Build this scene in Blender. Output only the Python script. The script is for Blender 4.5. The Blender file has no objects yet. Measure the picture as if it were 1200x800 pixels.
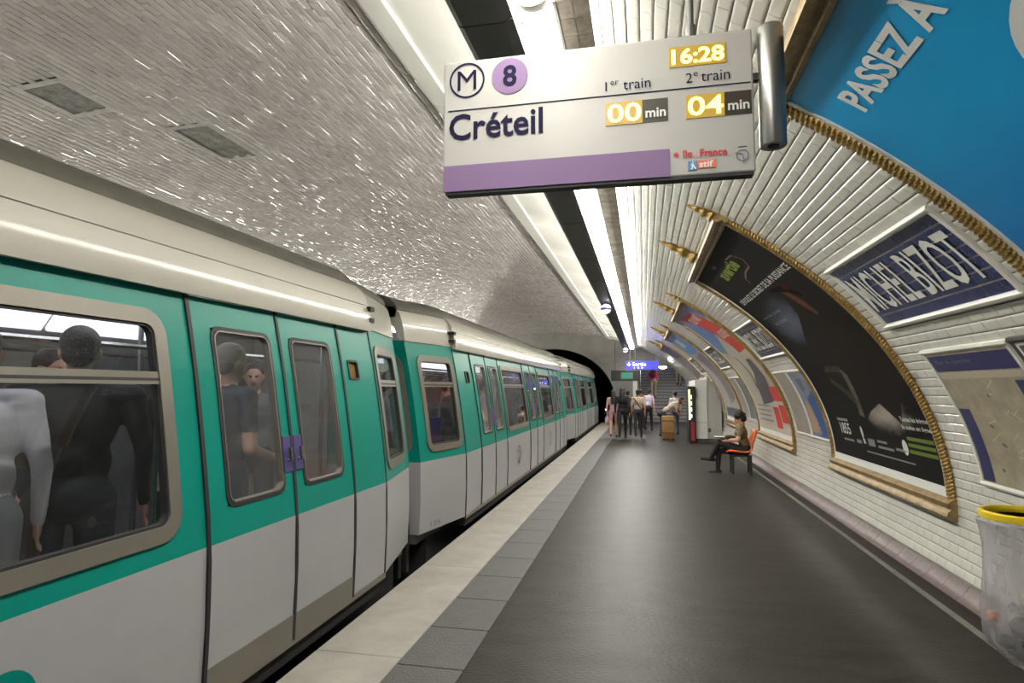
import bpy, bmesh, math, random
import numpy as np
from mathutils import Vector, Matrix
random.seed(8)
PI = math.pi
sc = bpy.context.scene
COL = sc.collection

# ------------------------------------------------------------------ camera, world, exposure
cd = bpy.data.cameras.new('camera'); cam = bpy.data.objects.new('camera', cd); COL.objects.link(cam)
cam.location = (0, 0, 1.7)
cam.rotation_euler = (math.radians(94.40), 0, math.radians(12.07))
cd.sensor_width = 36; cd.lens = 720 / 1200 * 36; cd.clip_start = .05; cd.clip_end = 200
sc.camera = cam
w = bpy.data.worlds.new('world'); sc.world = w; w.use_nodes = True
w.node_tree.nodes['Background'].inputs[0].default_value = (.9, .9, 1, 1)
w.node_tree.nodes['Background'].inputs[1].default_value = 0.0
vs = sc.view_settings
vs.view_transform = 'Standard'; vs.look = 'None'; vs.gamma = 1; vs.use_curve_mapping = False
vs.exposure = 0.0
TUBE = 63.0          # strength of the fluorescent covers
TRAINLAMP = 9.0

# ------------------------------------------------------------------ materials
MATS = {}
def sr(r, g, b):     # sRGB 0-255 -> linear
    f = lambda c: (c / 255 / 12.92) if c / 255 <= .04045 else ((c / 255 + .055) / 1.055) ** 2.4
    return (f(r), f(g), f(b), 1)
def mat(name, col, rough=.5, metal=0., var=0., vscale=6., bump=0., bscale=40., spec=.5, island=0., emit=None, estr=0., coat=0., stretch=None):
    if name in MATS: return MATS[name]
    m = bpy.data.materials.new(name); m.use_nodes = True
    nt = m.node_tree; b = nt.nodes['Principled BSDF']
    b.inputs['Base Color'].default_value = col
    b.inputs['Roughness'].default_value = rough; b.inputs['Metallic'].default_value = metal
    b.inputs['Specular IOR Level'].default_value = spec
    b.inputs['Coat Weight'].default_value = coat; b.inputs['Coat Roughness'].default_value = .08
    N = nt.nodes.new; L = nt.links.new
    tc = N('ShaderNodeTexCoord'); mp = N('ShaderNodeMapping'); L(tc.outputs['Object'], mp.inputs[0])
    if stretch: mp.inputs['Scale'].default_value = stretch
    src = None
    if var:
        n = N('ShaderNodeTexNoise'); n.inputs['Scale'].default_value = vscale; n.inputs['Detail'].default_value = 6
        n.inputs['Roughness'].default_value = .65
        L(mp.outputs[0], n.inputs['Vector'])
        r = N('ShaderNodeMapRange'); r.inputs[1].default_value = .3; r.inputs[2].default_value = .7
        r.inputs[3].default_value = 1 - var; r.inputs[4].default_value = 1 + var * .5
        L(n.outputs['Fac'], r.inputs[0]); src = r.outputs[0]
    if island:
        g = N('ShaderNodeNewGeometry'); r2 = N('ShaderNodeMapRange'); r2.inputs[3].default_value = 1 - island; r2.inputs[4].default_value = 1.0
        L(g.outputs['Random Per Island'], r2.inputs[0])
        if src:
            mu = N('ShaderNodeMath'); mu.operation = 'MULTIPLY'; L(src, mu.inputs[0]); L(r2.outputs[0], mu.inputs[1]); src = mu.outputs[0]
        else: src = r2.outputs[0]
    if src:
        mx = N('ShaderNodeVectorMath'); mx.operation = 'SCALE'; mx.inputs[0].default_value = col[:3]
        L(src, mx.inputs['Scale']); L(mx.outputs[0], b.inputs['Base Color'])
    if bump:
        n2 = N('ShaderNodeTexNoise'); n2.inputs['Scale'].default_value = bscale; n2.inputs['Detail'].default_value = 4
        L(mp.outputs[0], n2.inputs['Vector'])
        bp = N('ShaderNodeBump'); bp.inputs['Strength'].default_value = bump; bp.inputs['Distance'].default_value = .02
        L(n2.outputs['Fac'], bp.inputs['Height']); L(bp.outputs[0], b.inputs['Normal'])
    if emit:
        b.inputs['Emission Color'].default_value = emit; b.inputs['Emission Strength'].default_value = estr
    MATS[name] = m
    return m
def glass_mat(name, tint, refl=1.45, rough=.03, haze=0.):
    m = bpy.data.materials.new(name); m.use_nodes = True; nt = m.node_tree; nt.nodes.clear()
    N = nt.nodes.new; L = nt.links.new
    out = N('ShaderNodeOutputMaterial'); tr = N('ShaderNodeBsdfTransparent'); tr.inputs[0].default_value = tint
    gl = N('ShaderNodeBsdfGlossy'); gl.inputs['Roughness'].default_value = rough
    lw = N('ShaderNodeLayerWeight'); lw.inputs['Blend'].default_value = .5; pw = N('ShaderNodeMath'); pw.operation = 'POWER'; pw.inputs[1].default_value = 4.5; L(lw.outputs['Facing'], pw.inputs[0]); fr = N('ShaderNodeMath'); fr.operation = 'MULTIPLY_ADD'; fr.inputs[1].default_value = .8; fr.inputs[2].default_value = refl; L(pw.outputs[0], fr.inputs[0])
    mx = N('ShaderNodeMixShader'); L(fr.outputs[0], mx.inputs[0]); L(tr.outputs[0], mx.inputs[1]); L(gl.outputs[0], mx.inputs[2])
    last = mx
    if haze:
        df = N('ShaderNodeBsdfDiffuse'); df.inputs[0].default_value = (.75, .75, .72, 1)
        tc = N('ShaderNodeTexCoord'); mp = N('ShaderNodeMapping'); mp.inputs['Scale'].default_value = (6, 6, 14); L(tc.outputs['Object'], mp.inputs[0])
        nz = N('ShaderNodeTexNoise'); nz.inputs['Scale'].default_value = 3; nz.inputs['Detail'].default_value = 8; nz.inputs['Roughness'].default_value = .75
        nz.inputs['Distortion'].default_value = 2
        L(mp.outputs[0], nz.inputs['Vector'])
        r = N('ShaderNodeMapRange'); r.inputs[1].default_value = .5; r.inputs[2].default_value = .75; r.inputs[3].default_value = haze * .25; r.inputs[4].default_value = haze
        L(nz.outputs['Fac'], r.inputs[0])
        m2 = N('ShaderNodeMixShader'); L(r.outputs[0], m2.inputs[0]); L(mx.outputs[0], m2.inputs[1]); L(df.outputs[0], m2.inputs[2]); last = m2
    L(last.outputs[0], out.inputs[0]); MATS[name] = m
    return m
M_tile = mat('white_glazed_tile', (.65, .635, .575, 1), .15, var=.10, vscale=1.3, island=.06, spec=.5)
M_ctile = mat('vault_glazed_tile', (.70, .655, .625, 1), .12, var=.16, vscale=.9, island=.20, spec=.5)
M_joint = mat('tile_joint', (.20, .18, .15, 1), .9, var=.3)
M_cjoint = mat('vault_joint', (.09, .08, .075, 1), .9, var=.3)
M_panel = mat('smooth_ceiling_panel', (.66, .65, .60, 1), .8, var=.05, vscale=2, spec=.2)
M_plaster = mat('bare_plaster', (.30, .29, .265, 1), .9, var=.45, vscale=9, bump=.6, bscale=25)
M_patchrim = mat('patch_mortar', (.62, .60, .56, 1), .85, var=.2, vscale=14)
M_asph = mat('dark_asphalt', (.029, .0265, .0225, 1), .43, var=.5, vscale=2.2, bump=.22, bscale=30, spec=.15, stretch=(1, 2.2, 1))
M_edge = mat('pale_edge_stone', (.29, .27, .24, 1), .55, var=.22, vscale=3, bump=.15, bscale=60)
M_tact = mat('grey_warning_tile', (.066, .062, .060, 1), .5, var=.25, vscale=5, bump=.5, bscale=90)
M_conc = mat('dirty_concrete', (.10, .095, .09, 1), .9, var=.3)
M_black = mat('tunnel_black', (.010, .010, .011, 1), .9)
M_base = mat('brown_kick_board', (.036, .027, .021, 1), .5, var=.4, vscale=8)
M_cove = mat('plum_glazed_cove', (.10, .058, .056, 1), .48, var=.35, vscale=5, bump=.25, bscale=12, spec=.6)
M_gold = mat('gilt_moulding', (.33, .205, .055, 1), .38, metal=.35, var=.35, vscale=18, bump=.4, bscale=60)
M_gold2 = mat('worn_gilt_wood', (.30, .20, .08, 1), .42, metal=.2, var=.5, vscale=9, bump=.3, bscale=40)
M_white = mat('white_ceramic', (.72, .71, .66, 1), .25, var=.08)
M_paper = mat('white_paper', (.70, .70, .68, 1), .5)
M_navy = mat('navy_enamel_tile', (.022, .032, .125, 1), .2, var=.3, vscale=5, island=.25, spec=.6)
M_dark = mat('dark_grey_metal', (.055, .055, .05, 1), .45, var=.2)
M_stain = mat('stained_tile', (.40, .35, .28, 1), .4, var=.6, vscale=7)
M_rim = mat('grey_rim_metal', (.30, .29, .26, 1), .5)
M_tube = mat('fluorescent_cover', (.9, .9, .9, 1), .4, emit=(1, .97, .89, 1), estr=TUBE)
M_teal = mat('teal_car_paint', (.0, .195, .150, 1), .34, var=.05, vscale=1.5, spec=.25)
M_grey = mat('pale_grey_car_paint', (.32, .315, .32, 1), .38, var=.06, vscale=1.5, spec=.4)
M_cream = mat('cream_car_paint', (.46, .445, .385, 1), .16, var=.04, vscale=2, spec=.5)
M_roof = mat('dark_car_roof', (.075, .070, .055, 1), .6, var=.25)
M_rub = mat('black_rubber', (.012, .012, .012, 1), .6)
M_alu = mat('aluminium_frame', (.185, .17, .14, 1), .42, metal=.4, var=.1, vscale=3)
M_under = mat('underframe_black', (.012, .011, .010, 1), .8)
M_glass = glass_mat('car_window_glass', (.86, .87, .88, 1), .03, .02, .025)
M_sglass = glass_mat('scratched_door_glass', (.80, .81, .82, 1), .03, .05, .12)
M_fglass = glass_mat('darkened_far_glass', (.45, .45, .46, 1), .04, .05, .08)  # dark put into the tint, dims the bright wall seen through the far windows
M_blue = mat('blue_seat', (.02, .03, .16, 1), .6, var=.1)
M_int = mat('interior_lining', (.20, .20, .20, 1), .5, var=.3, vscale=4)
M_intc = mat('interior_ceiling', (.6, .6, .58, 1), .5)
M_intfl = mat('interior_floor', (.12, .12, .12, 1), .6)
M_steel = mat('steel', (.55, .55, .53, 1), .25, metal=1)
M_tl = mat('car_ceiling_lamp', (.9, .9, .9, 1), .5, emit=(.93, .93, 1, 1), estr=TRAINLAMP)
M_tlc = mat('car_cove_lamp', (.9, .9, .9, 1), .5, emit=(.95, .93, 1, 1), estr=1.6)
M_pad = mat('violet_door_latch', (.06, .045, .16, 1), .4)
M_ink = mat('dark_ink', (.010, .008, .030, 1), .7, spec=.08)
M_purple = mat('lilac_print', (.18, .12, .215, 1), .7, spec=.1)
M_signw = mat('sign_white', (.345, .335, .315, 1), .34, var=.03, spec=.2)
M_led = mat('amber_led', (1, .8, .2, 1), .5, emit=(1, .80, .16, 1), estr=3.2)
M_ledbg = mat('led_window_glow', (.20, .13, .02, 1), .4, emit=(1, .62, .05, 1), estr=.28)
M_ledoff = mat('led_window_dark', (.035, .028, .02, 1), .3)
M_red = mat('red_print', (.50, .035, .03, 1), .5)
M_orange = mat('orange_plastic', (.80, .16, .025, 1), .28, var=.06)
M_green = mat('dark_green_metal', (.020, .026, .020, 1), .5)
M_yellow = mat('yellow_plastic', (.75, .55, .02, 1), .35)
def cm(name, r, g, b, rough=.6, **k): return mat(name, sr(r, g, b), rough, **k)

# ------------------------------------------------------------------ object helpers
def reg(o, parent=None, label=None, cat=None, group=None, kind=None):
    COL.objects.link(o)
    if parent is not None:
        o.parent = parent
        o.matrix_parent_inverse = WM[parent.name].inverted() if parent.name in WM else Matrix()
    if label: o['label'] = label
    if cat: o['category'] = cat
    if group: o['group'] = group
    if kind: o['kind'] = kind
    return o
WM = {}
def thing(name, label, cat, loc=(0, 0, 0), group=None, kind=None):
    o = bpy.data.objects.new(name, None); o.location = loc; o.empty_display_size = .1
    reg(o, None, label, cat, group, kind); WM[o.name] = Matrix.Translation(loc)
    return o
class MB:
    def __init__(s): s.v = []; s.f = []; s.m = []; s.ms = []; s.cur = 0
    def mat(s, m):
        if m not in s.ms: s.ms.append(m)
        s.cur = s.ms.index(m); return s
    def add(s, vs, fs):
        o = len(s.v); s.v += [tuple(v) for v in vs]
        for f in fs: s.f.append(tuple(i + o for i in f)); s.m.append(s.cur)
        return s
    def box(s, a, b):
        (x0, y0, z0), (x1, y1, z1) = a, b
        return s.add([(x0, y0, z0), (x1, y0, z0), (x1, y1, z0), (x0, y1, z0), (x0, y0, z1), (x1, y0, z1), (x1, y1, z1), (x0, y1, z1)],
                     [(0, 3, 2, 1), (4, 5, 6, 7), (0, 1, 5, 4), (1, 2, 6, 5), (2, 3, 7, 6), (3, 0, 4, 7)])
    def bbox(s, a, b, r):     # bevelled box
        bm = bmesh.new(); bmesh.ops.create_cube(bm, size=1)
        for v in bm.verts: v.co = Vector([a[i] + (v.co[i] + .5) * (b[i] - a[i]) for i in range(3)])
        bmesh.ops.bevel(bm, geom=bm.edges[:], offset=r, segments=2, affect='EDGES', profile=.5)
        return s.bm(bm)
    def bm(s, bm, M=None):
        bm.verts.index_update()
        vs = [(M @ v.co if M else v.co.copy()) for v in bm.verts]; s.add(vs, [[v.index for v in f.verts] for f in bm.faces]); bm.free(); return s
    def rings(s, rs, cap=True, closed=False):
        n = len(rs[0]); o = []
        vs = [p for r in rs for p in r]; fs = []
        R = len(rs)
        for i in range(R if closed else R - 1):
            for j in range(n):
                a, b = i * n + j, i * n + (j + 1) % n; c, d = ((i + 1) % R) * n + (j + 1) % n, ((i + 1) % R) * n + j
                fs.append((a, b, c, d))
        if cap and not closed: fs.append(tuple(reversed(range(n)))); fs.append(tuple((R - 1) * n + j for j in range(n)))
        return s.add(vs, fs)
    def tube(s, pts, r, n=8, cap=True):
        pts = [Vector(p) for p in pts]; rs = []
        rad = r if isinstance(r, (list, tuple)) else [r] * len(pts)
        up = None
        for i, p in enumerate(pts):
            d = (pts[min(i + 1, len(pts) - 1)] - pts[max(i - 1, 0)]).normalized()
            if up is None: up = Vector((0, 0, 1)) if abs(d.z) < .9 else Vector((0, 1, 0))
            a = d.cross(up).normalized(); b = a.cross(d).normalized(); up = b
            rs.append([p + (a * math.cos(t) + b * math.sin(t)) * rad[i] for t in [2 * PI * k / n for k in range(n)]])
        return s.rings(rs, cap)
    def lathe(s, c, prof, n=20):     # profile (r, z) about vertical axis through c
        rs = [[(c[0] + r * math.cos(t), c[1] + r * math.sin(t), c[2] + z) for t in [2 * PI * k / n for k in range(n)]] for r, z in prof]
        return s.rings(rs)
    def mesh(s, name):
        me = bpy.data.meshes.new(name); me.from_pydata(s.v, [], s.f)
        for m in s.ms: me.materials.append(m)
        if len(s.ms) > 1: me.polygons.foreach_set('material_index', s.m)
        me.update(); return me
    def build(s, name, m=None, parent=None, smooth=False, fixn=True, **k):
        if m is not None and not s.ms: s.ms = [m]
        me = s.mesh(name)
        if fixn:
            bm = bmesh.new(); bm.from_mesh(me); bmesh.ops.recalc_face_normals(bm, faces=bm.faces[:]); bm.to_mesh(me); bm.free()
        if smooth:
            me.polygons.foreach_set('use_smooth', [True] * len(me.polygons))
            if hasattr(me, 'set_sharp_from_angle'): me.set_sharp_from_angle(angle=math.radians(40))
        o = bpy.data.objects.new(name, me)
        return reg(o, parent, **k)
def solid(o, t, off=-1):
    md = o.modifiers.new('thickness', 'SOLIDIFY'); md.thickness = t; md.offset = off; return o
def bevel(o, wd, seg=2):
    md = o.modifiers.new('edge', 'BEVEL'); md.width = wd; md.segments = seg; md.limit_method = 'ANGLE'; return o

# ------------------------------------------------------------------ text
_tc = {}
def text2d(body, weight=0., cut=0):
    key = (body, weight, cut)
    if key in _tc: return _tc[key]
    cu = bpy.data.curves.new('t', 'FONT'); cu.body = body; cu.size = 1; cu.offset = weight; cu.resolution_u = 3; cu.fill_mode = 'FRONT'
    ob = bpy.data.objects.new('t', cu); COL.objects.link(ob)
    dg = bpy.context.evaluated_depsgraph_get(); me = bpy.data.meshes.new_from_object(ob.evaluated_get(dg))
    bpy.data.objects.remove(ob); bpy.data.curves.remove(cu)
    bm = bmesh.new(); bm.from_mesh(me); bpy.data.meshes.remove(me)
    bmesh.ops.remove_doubles(bm, verts=bm.verts[:], dist=1e-5)
    xs = [v.co.x for v in bm.verts]; ys = [v.co.y for v in bm.verts]
    x0, x1, y0, y1 = min(xs), max(xs), min(ys), max(ys)
    for k in range(1, cut):
        bmesh.ops.bisect_plane(bm, geom=bm.verts[:] + bm.edges[:] + bm.faces[:], plane_co=(0, y0 + (y1 - y0) * k / cut, 0), plane_no=(0, 1, 0))
    bm.verts.index_update()
    r = ([((v.co.x - x0) / (x1 - x0), (v.co.y - y0) / (y1 - y0)) for v in bm.verts], [[v.index for v in f.verts] for f in bm.faces], (x1 - x0, y1 - y0))
    bm.free(); _tc[key] = r; return r
def place_text(body, fn, wd, ht, m, parent, name='lettering', weight=0., cut=0, **k):
    """fn(u, v) -> world point; u in 0..wd, v in 0..ht"""
    v, f, (rw, rh) = text2d(body, weight, cut)
    if wd is None: wd = ht * rw / rh
    mb = MB(); mb.add([fn(a * wd, b * ht) for a, b in v], f)
    return mb.build(name, m, parent, fixn=False, **k)

# ------------------------------------------------------------------ vault geometry
CX, A, Z0, B = -4.49, 6.95, .75, 3.77
_th = np.linspace(-math.asin(Z0 / B), PI + math.asin(Z0 / B), 6000)
_x = CX + A * np.cos(_th); _z = Z0 + B * np.sin(_th)
_S = np.concatenate([[0], np.cumsum(np.hypot(np.diff(_x), np.diff(_z)))])
STOT = float(_S[-1])
def vth(s): return float(np.interp(s, _S, _th))
def vp(s, Y, n=0.):
    t = vth(s); c, d = math.cos(t), math.sin(t)
    nx, nz = -c / A, -d / B; l = math.hypot(nx, nz)
    return Vector((CX + A * c + nx / l * n, Y, Z0 + B * d + nz / l * n))
def vframe(s):
    t = vth(s); c, d = math.cos(t), math.sin(t)
    n = Vector((-c / A, 0, -d / B)).normalized(); tg = Vector((-A * d, 0, B * c)).normalized()
    return tg, n
def sx(X):           # arc length where the vault passes X (upper part)
    return float(np.interp(math.acos((X - CX) / A), _th, _S))
S_P0, S_P1 = sx(-.42), sx(-1.72)       # smooth panel band over the lights
YA, YB = -1.2, 31.0                    # tiled length
YBLUE = (.35, 3.42); YBLK = (5.72, 8.90); YRED = (11.07, 14.2); YP3 = (16.4, 19.55); YP4 = (21.75, 24.9)
POST = [YBLUE, YBLK, YRED, YP3, YP4]
SB0, SB1 = .74, 3.96                   # billboards along the arc
HOLES = [(a + .05, b - .05, SB0 + .06, SB1 - .04) for a, b in POST]
PLATES = [(3.60, 5.42), (8.98, 10.82), (14.35, 16.2), (19.7, 21.55)]
HOLES += [(a, b, 2.33, 2.98) for a, b in PLATES]
def in_hole(y0, y1, s0, s1, holes):
    yc, s_ = (y0 + y1) / 2, (s0 + s1) / 2
    return any(a < yc < b and c < s_ < d for a, b, c, d in holes)
def shell(name, s0, s1, m, off, kind='structure', ya=YA, yb=YB, ns=None):
    mb = MB(); ns = ns or max(2, int((s1 - s0) / .12)); ny = 8
    for i in range(ns + 1):
        for j in range(ny + 1): mb.v.append(vp(s0 + (s1 - s0) * i / ns, ya + (yb - ya) * j / ny, off))
    for i in range(ns):
        for j in range(ny):
            a = i * (ny + 1) + j; mb.f.append((a, a + 1, a + ny + 2, a + ny + 1)); mb.m.append(0)
    return mb.build(name, m, smooth=True, fixn=False, kind=kind)
TL, TH = .152, .0765
def tile_verts(l, hgt, th=.0045, bv=.011, ends=.0025):
    a, b = l / 2 - .0006, hgt / 2 - .0024; out = []
    for i_, e_, z in ((0, 0, 0), (.003, ends * .5, th * .55), (bv, ends, th)): out += [(-a + e_, -b + i_, z), (a - e_, -b + i_, z), (a - e_, b - i_, z), (-a + e_, b - i_, z)]
    return out
TF = [(8, 9, 10, 11)] + [(k + j, k + (j + 1) % 4, k + 4 + (j + 1) % 4, k + 4 + j) for k in (0, 4) for j in range(4)]
def tile_rows(s0, s1, ya, yb, holes):
    n = round((s1 - s0) / TH); th = (s1 - s0) / n
    for i in range(n):
        sc_ = s0 + (i + .5) * th; off = (i % 2) * TL / 2
        y = ya - off
        while y < yb:
            if not in_hole(y, y + TL, sc_ - th / 2, sc_ + th / 2, holes): yield sc_, y + TL / 2, th
            y += TL
def tile_matrix(s, y, tilt):
    tg, n = vframe(s); yv = Vector((0, 1, 0))
    # local x along Y (sign so the frame is right handed), local y along arc, local z inward
    X = tg.cross(n)
    R = Matrix((X, tg, n)).transposed() @ Matrix.Rotation(random.gauss(0, tilt), 3, 'X') @ Matrix.Rotation(random.gauss(0, tilt), 3, 'Y')
    M = R.to_4x4(); M.translation = vp(s, y); return M
def tiles_joined(name, tiles, m, parent, tilt, th_=.0045, bv=.011):
    mb = MB(); V = {}
    for s, y, th in tiles:
        k = round(th, 5)
        if k not in V: V[k] = [Vector(p) for p in tile_verts(TL, th, th_, bv)]
        M = tile_matrix(s, y, tilt); o = len(mb.v)
        mb.v += [tuple(M @ p) for p in V[k]]
        for f in TF: mb.f.append(tuple(i + o for i in f)); mb.m.append(0)
    return mb.build(name, m, parent, fixn=False, kind='stuff')

# ---- right wall
wall_r = shell('wall_right', 0, S_P0, M_joint, -.002)
tl = list(tile_rows(.238, S_P0 - .01, YA, YB, HOLES))
near = [t for t in tl if 2.35 < t[1] < 6.2 and t[0] < 5.0]
near.sort(key=lambda t: (Vector(vp(t[0], t[1])) - Vector((0, 0, 1.7))).length * (1.0 if 3.3 < t[1] < 5.8 else 2.0))
pick = set(id(t) for t in near[:300])
thr = near[0][2]
mb = MB(); mb.add(tile_verts(TL, thr), TF); tme = mb.mesh('tile'); tme.materials.append(M_tile)
for t in near[:300]:
    o = bpy.data.objects.new('tile', tme); reg(o, wall_r); o.matrix_basis = tile_matrix(t[0], t[1], .006)
tiles_joined('wall_tiles', [t for t in tl if id(t) not in pick], M_tile, wall_r, .006)
# ---- ceiling vault
ceil = shell('ceiling', S_P1, STOT - S_P1, M_cjoint, -.002)
PATCH = [(4.42, 4.98, -5.62, -5.17), (5.55, 6.45, -4.98, -4.52)]
PH = [(a, b, sx(d), sx(c)) for a, b, c, d in PATCH]
tiles_joined('vault_tiles', list(tile_rows(S_P1 + .01, STOT - S_P1 - .01, YA, YB, PH)), M_ctile, ceil, .026, .0075, .0158)
for a, b, c, d in PH:
    mb = MB(); ns = 6
    def g(s, y, n): return vp(s, y, n)
    mb.mat(M_plaster)
    for i in range(ns):
        for j in range(ns):
            q = [(c + (d - c) * (i + p) / ns, a + (b - a) * (j + r) / ns) for p, r in ((0, 0), (1, 0), (1, 1), (0, 1))]
            mb.add([g(s, y, .001 + .004 * math.sin(s * 37) * math.cos(y * 41)) for s, y in q], [(0, 1, 2, 3)])
    mb.mat(M_patchrim)
    for (s0, s1, y0, y1) in ((c - .05, c + .02, a - .05, b + .05), (d - .02, d + .05, a - .05, b + .05), (c, d, a - .05, a + .02), (c, d, b - .02, b + .05)):
        mb.add([g(s, y, .009) for s, y in ((s0, y0), (s1, y0), (s1, y1), (s0, y1))], [(0, 1, 2, 3)])
    mb.build('bare_patch', None, ceil, label='rough bare square where tiles have come off the vault')
# ---- left wall of the opposite platform
wall_l = shell('wall_left', STOT - S_P0, STOT, M_joint, -.002)
tiles_joined('wall_tiles', list(tile_rows(STOT - S_P0 + .01, STOT - .3, YA, YB, [])), M_tile, wall_l, .008)
# ---- smooth ceiling panels above the light rail
def ceiling_panels(name, s0, s1, flip):
    root = thing(name, None, None, kind='structure')
    y = YA; k = 0
    while y < YB - .1:
        y1 = min(y + 2.05, YB); mb = MB(); ns = 26
        rs = []
        for i in range(ns + 1):
            s = s0 + (s1 - s0) * i / ns
            rs.append([vp(s, y + .006, .012), vp(s, y1 - .006, .012)])
        mb.add([p for q in rs for p in q], [(2 * i, 2 * i + 1, 2 * i + 3, 2 * i + 2) for i in range(ns)])
        o = mb.build('panel', M_panel, root, fixn=False); o.data.polygons.foreach_set('use_smooth', [True] * len(o.data.polygons)); solid(o, .010, 1)
        # raised border strip beside the tiles
        e0, e1 = (s1 - .16, s1 + .015) if not flip else (s0 - .015, s0 + .16)
        mb = MB(); mb.rings([[vp(e0, yy, .010), vp(e1, yy, .010), vp(e1, yy, .045), vp(e0, yy, .040)] for yy in (y + .004, y1 - .004)])
        mb.build('border_strip', M_panel, root)
        y = y1; k += 1
    return root
ceiling_panels('trim_1', S_P0, S_P1, False)
ceiling_panels('trim_2', STOT - S_P1, STOT - S_P0, True)

# ---- platform and track bed
EX, GX, TX = -2.12, -1.53, -1.08
mb = MB(); mb.box((TX - .01, YA - 1, -.25), (2.40, 33.2, 0)); floor = mb.build('floor', M_asph, kind='structure')
n = 0; y = YA - .01
mb = MB(); mb.bbox((GX + .004, .004, -.2), (TX - .014, .616, .004), .006); tm = mb.mesh('warning_tile'); tm.materials.append(M_tact)
while y < 31:
    o = bpy.data.objects.new('warning_tile', tm); reg(o, floor); o.location = (0, y - .04, 0); y += .62
mb = MB(); y = YA - 1
root = thing('trim_3', None, None, kind='structure')
while y < 31.5:
    mb = MB(); mb.bbox((EX, y, -.22), (GX, y + 1.998, .002), .008); mb.build('edge_slab', M_edge, root); y += 2.0
mb = MB(); mb.box((EX + .06, YA - 1, -1.15), (GX, 33, -.2)); mb.build('wall_platform', M_conc, kind='structure')
mb = MB(); mb.box((-11.4, YA - 1, -1.3), (EX + .1, 62, -1.15)); mb.build('floor_track_bed', M_black, kind='structure')
XO = 2 * CX - EX
mb = MB(); mb.box((-11.5, YA - 1, -1.15), (XO, 31, 0)); mb.build('floor_opposite', M_conc, kind='structure')
for i, rx in enumerate((-2.68, -4.12, -4.86, -6.3)):
    mb = MB(); mb.box((rx - .035, YA - 1, -1.15), (rx + .035, 50, -1.0)); mb.build('trim_rail', M_steel, kind='structure')
# ---- kick board and plum cove at the foot of the right wall
mb = MB(); mb.rings([[(2.283, yy, 0), (2.40, yy, 0), (2.40, yy, .10), (2.283, yy, .104)] for yy in (YA, 31)]); bb = mb.build('baseboard_right', M_base, kind='structure')
y = YA
while y < 31:
    mb = MB(); pr = []
    for k in range(6):
        t = k / 5; pr.append((2.283 + .125 * t ** .75, .104 + .136 * t ** 1.25))
    rs = [[(x, yy, z) for x, z in pr] + [(2.46, yy, .24), (2.46, yy, .104)] for yy in (y + .002, y + .298)]
    mb.rings(rs); mb.build('cove_tile', M_cove, bb, smooth=True); y += .30
mb = MB(); mb.box((2.225, YA, -.002), (2.283, 31, .004)); mb.build('trim_4', mat('pale_floor_line', (.17, .16, .14, 1), .6, var=.3), kind='structure')

# ------------------------------------------------------------------ wall helpers in (Y, s)
def sweep_s(Y, s0, s1, prof, step=.06):          # moulding that climbs the vault; prof: (dy, n)
    mb = MB(); n = max(2, int((s1 - s0) / step))
    return mb.rings([[vp(s0 + (s1 - s0) * i / n, Y + dy, nn) for dy, nn in prof] for i in range(n + 1)])
def sweep_y(s, y0, y1, prof):                    # prof: (ds, n)
    return MB().rings([[vp(s + ds, yy, nn) for ds, nn in prof] for yy in (y0, y1)])
def rope(Y, s0, s1, r, pitch, lobes=3, step=.012, n=12, c=.02):
    mb = MB(); k = max(2, int((s1 - s0) / step)); rs = []
    for i in range(k + 1):
        s = s0 + (s1 - s0) * i / k; ph = s / pitch * 2 * PI / lobes
        rs.append([vp(s, Y + math.cos(t) * r * (1 + .13 * math.cos(lobes * (t - ph))), c + math.sin(t) * r * .62 * (1 + .13 * math.cos(lobes * (t - ph)))) for t in [2 * PI * j / n for j in range(n)]])
    return mb.rings(rs)
def sheet(y0, y1, s0, s1, n0, n1, mb=None, ns=None):
    mb = mb or MB(); ns = ns or max(2, int((s1 - s0) / .08))
    return mb.rings([[vp(s0 + (s1 - s0) * i / ns, yy, nn) for yy, nn in ((y0, n0), (y1, n0), (y1, n1), (y0, n1))] for i in range(ns + 1)])
def poly(pts, n, mb=None):                       # flat print with any outline, bent on the vault; pts (Y, s)
    mb = mb or MB(); bm = bmesh.new()
    bm.faces.new([bm.verts.new((a, b, 0)) for a, b in pts])
    lo, hi = min(p[1] for p in pts), max(p[1] for p in pts); c = lo + .06
    while c < hi:
        bmesh.ops.bisect_plane(bm, geom=bm.verts[:] + bm.edges[:] + bm.faces[:], plane_co=(0, c, 0), plane_no=(0, 1, 0)); c += .06
    bmesh.ops.triangulate(bm, faces=bm.faces[:]); bm.verts.index_update()
    mb.add([vp(v.co.y, v.co.x, n) for v in bm.verts], [[v.index for v in f.verts] for f in bm.faces]); bm.free(); return mb
def wtext(body, yL, sB, wd, ht, n, m, parent, weight=0., name='lettering', tilt=0.):
    c, d = math.cos(tilt), math.sin(tilt)
    return place_text(body, lambda u, v: vp(sB + v * c + u * d, yL - u * c + v * d, n), wd, ht, m, parent, name, weight, cut=max(1, int(ht / .05)))
def blob(yc, s_, ry, rs_, n=24, rot=0., wob=0.):
    r = []
    for k in range(n):
        t = 2 * PI * k / n; q = 1 + wob * math.sin(3 * t + 1) + wob * .6 * math.cos(5 * t)
        a, b = math.cos(t) * ry * q, math.sin(t) * rs_ * q
        r.append((yc + a * math.cos(rot) - b * math.sin(rot), s_ + a * math.sin(rot) + b * math.cos(rot)))
    return r
TOPP = [(-.075, 0), (-.075, .035), (-.055, .055), (-.035, .04), (-.02, .045), (.0, .075), (.03, .082), (.05, .06), (.06, .02), (.062, 0)]
BOTP = [(-.09, 0), (-.095, .045), (-.06, .085), (-.02, .075), (0., .05), (.02, .06), (.05, .075), (.075, .05), (.085, .02), (.085, 0)]
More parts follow.
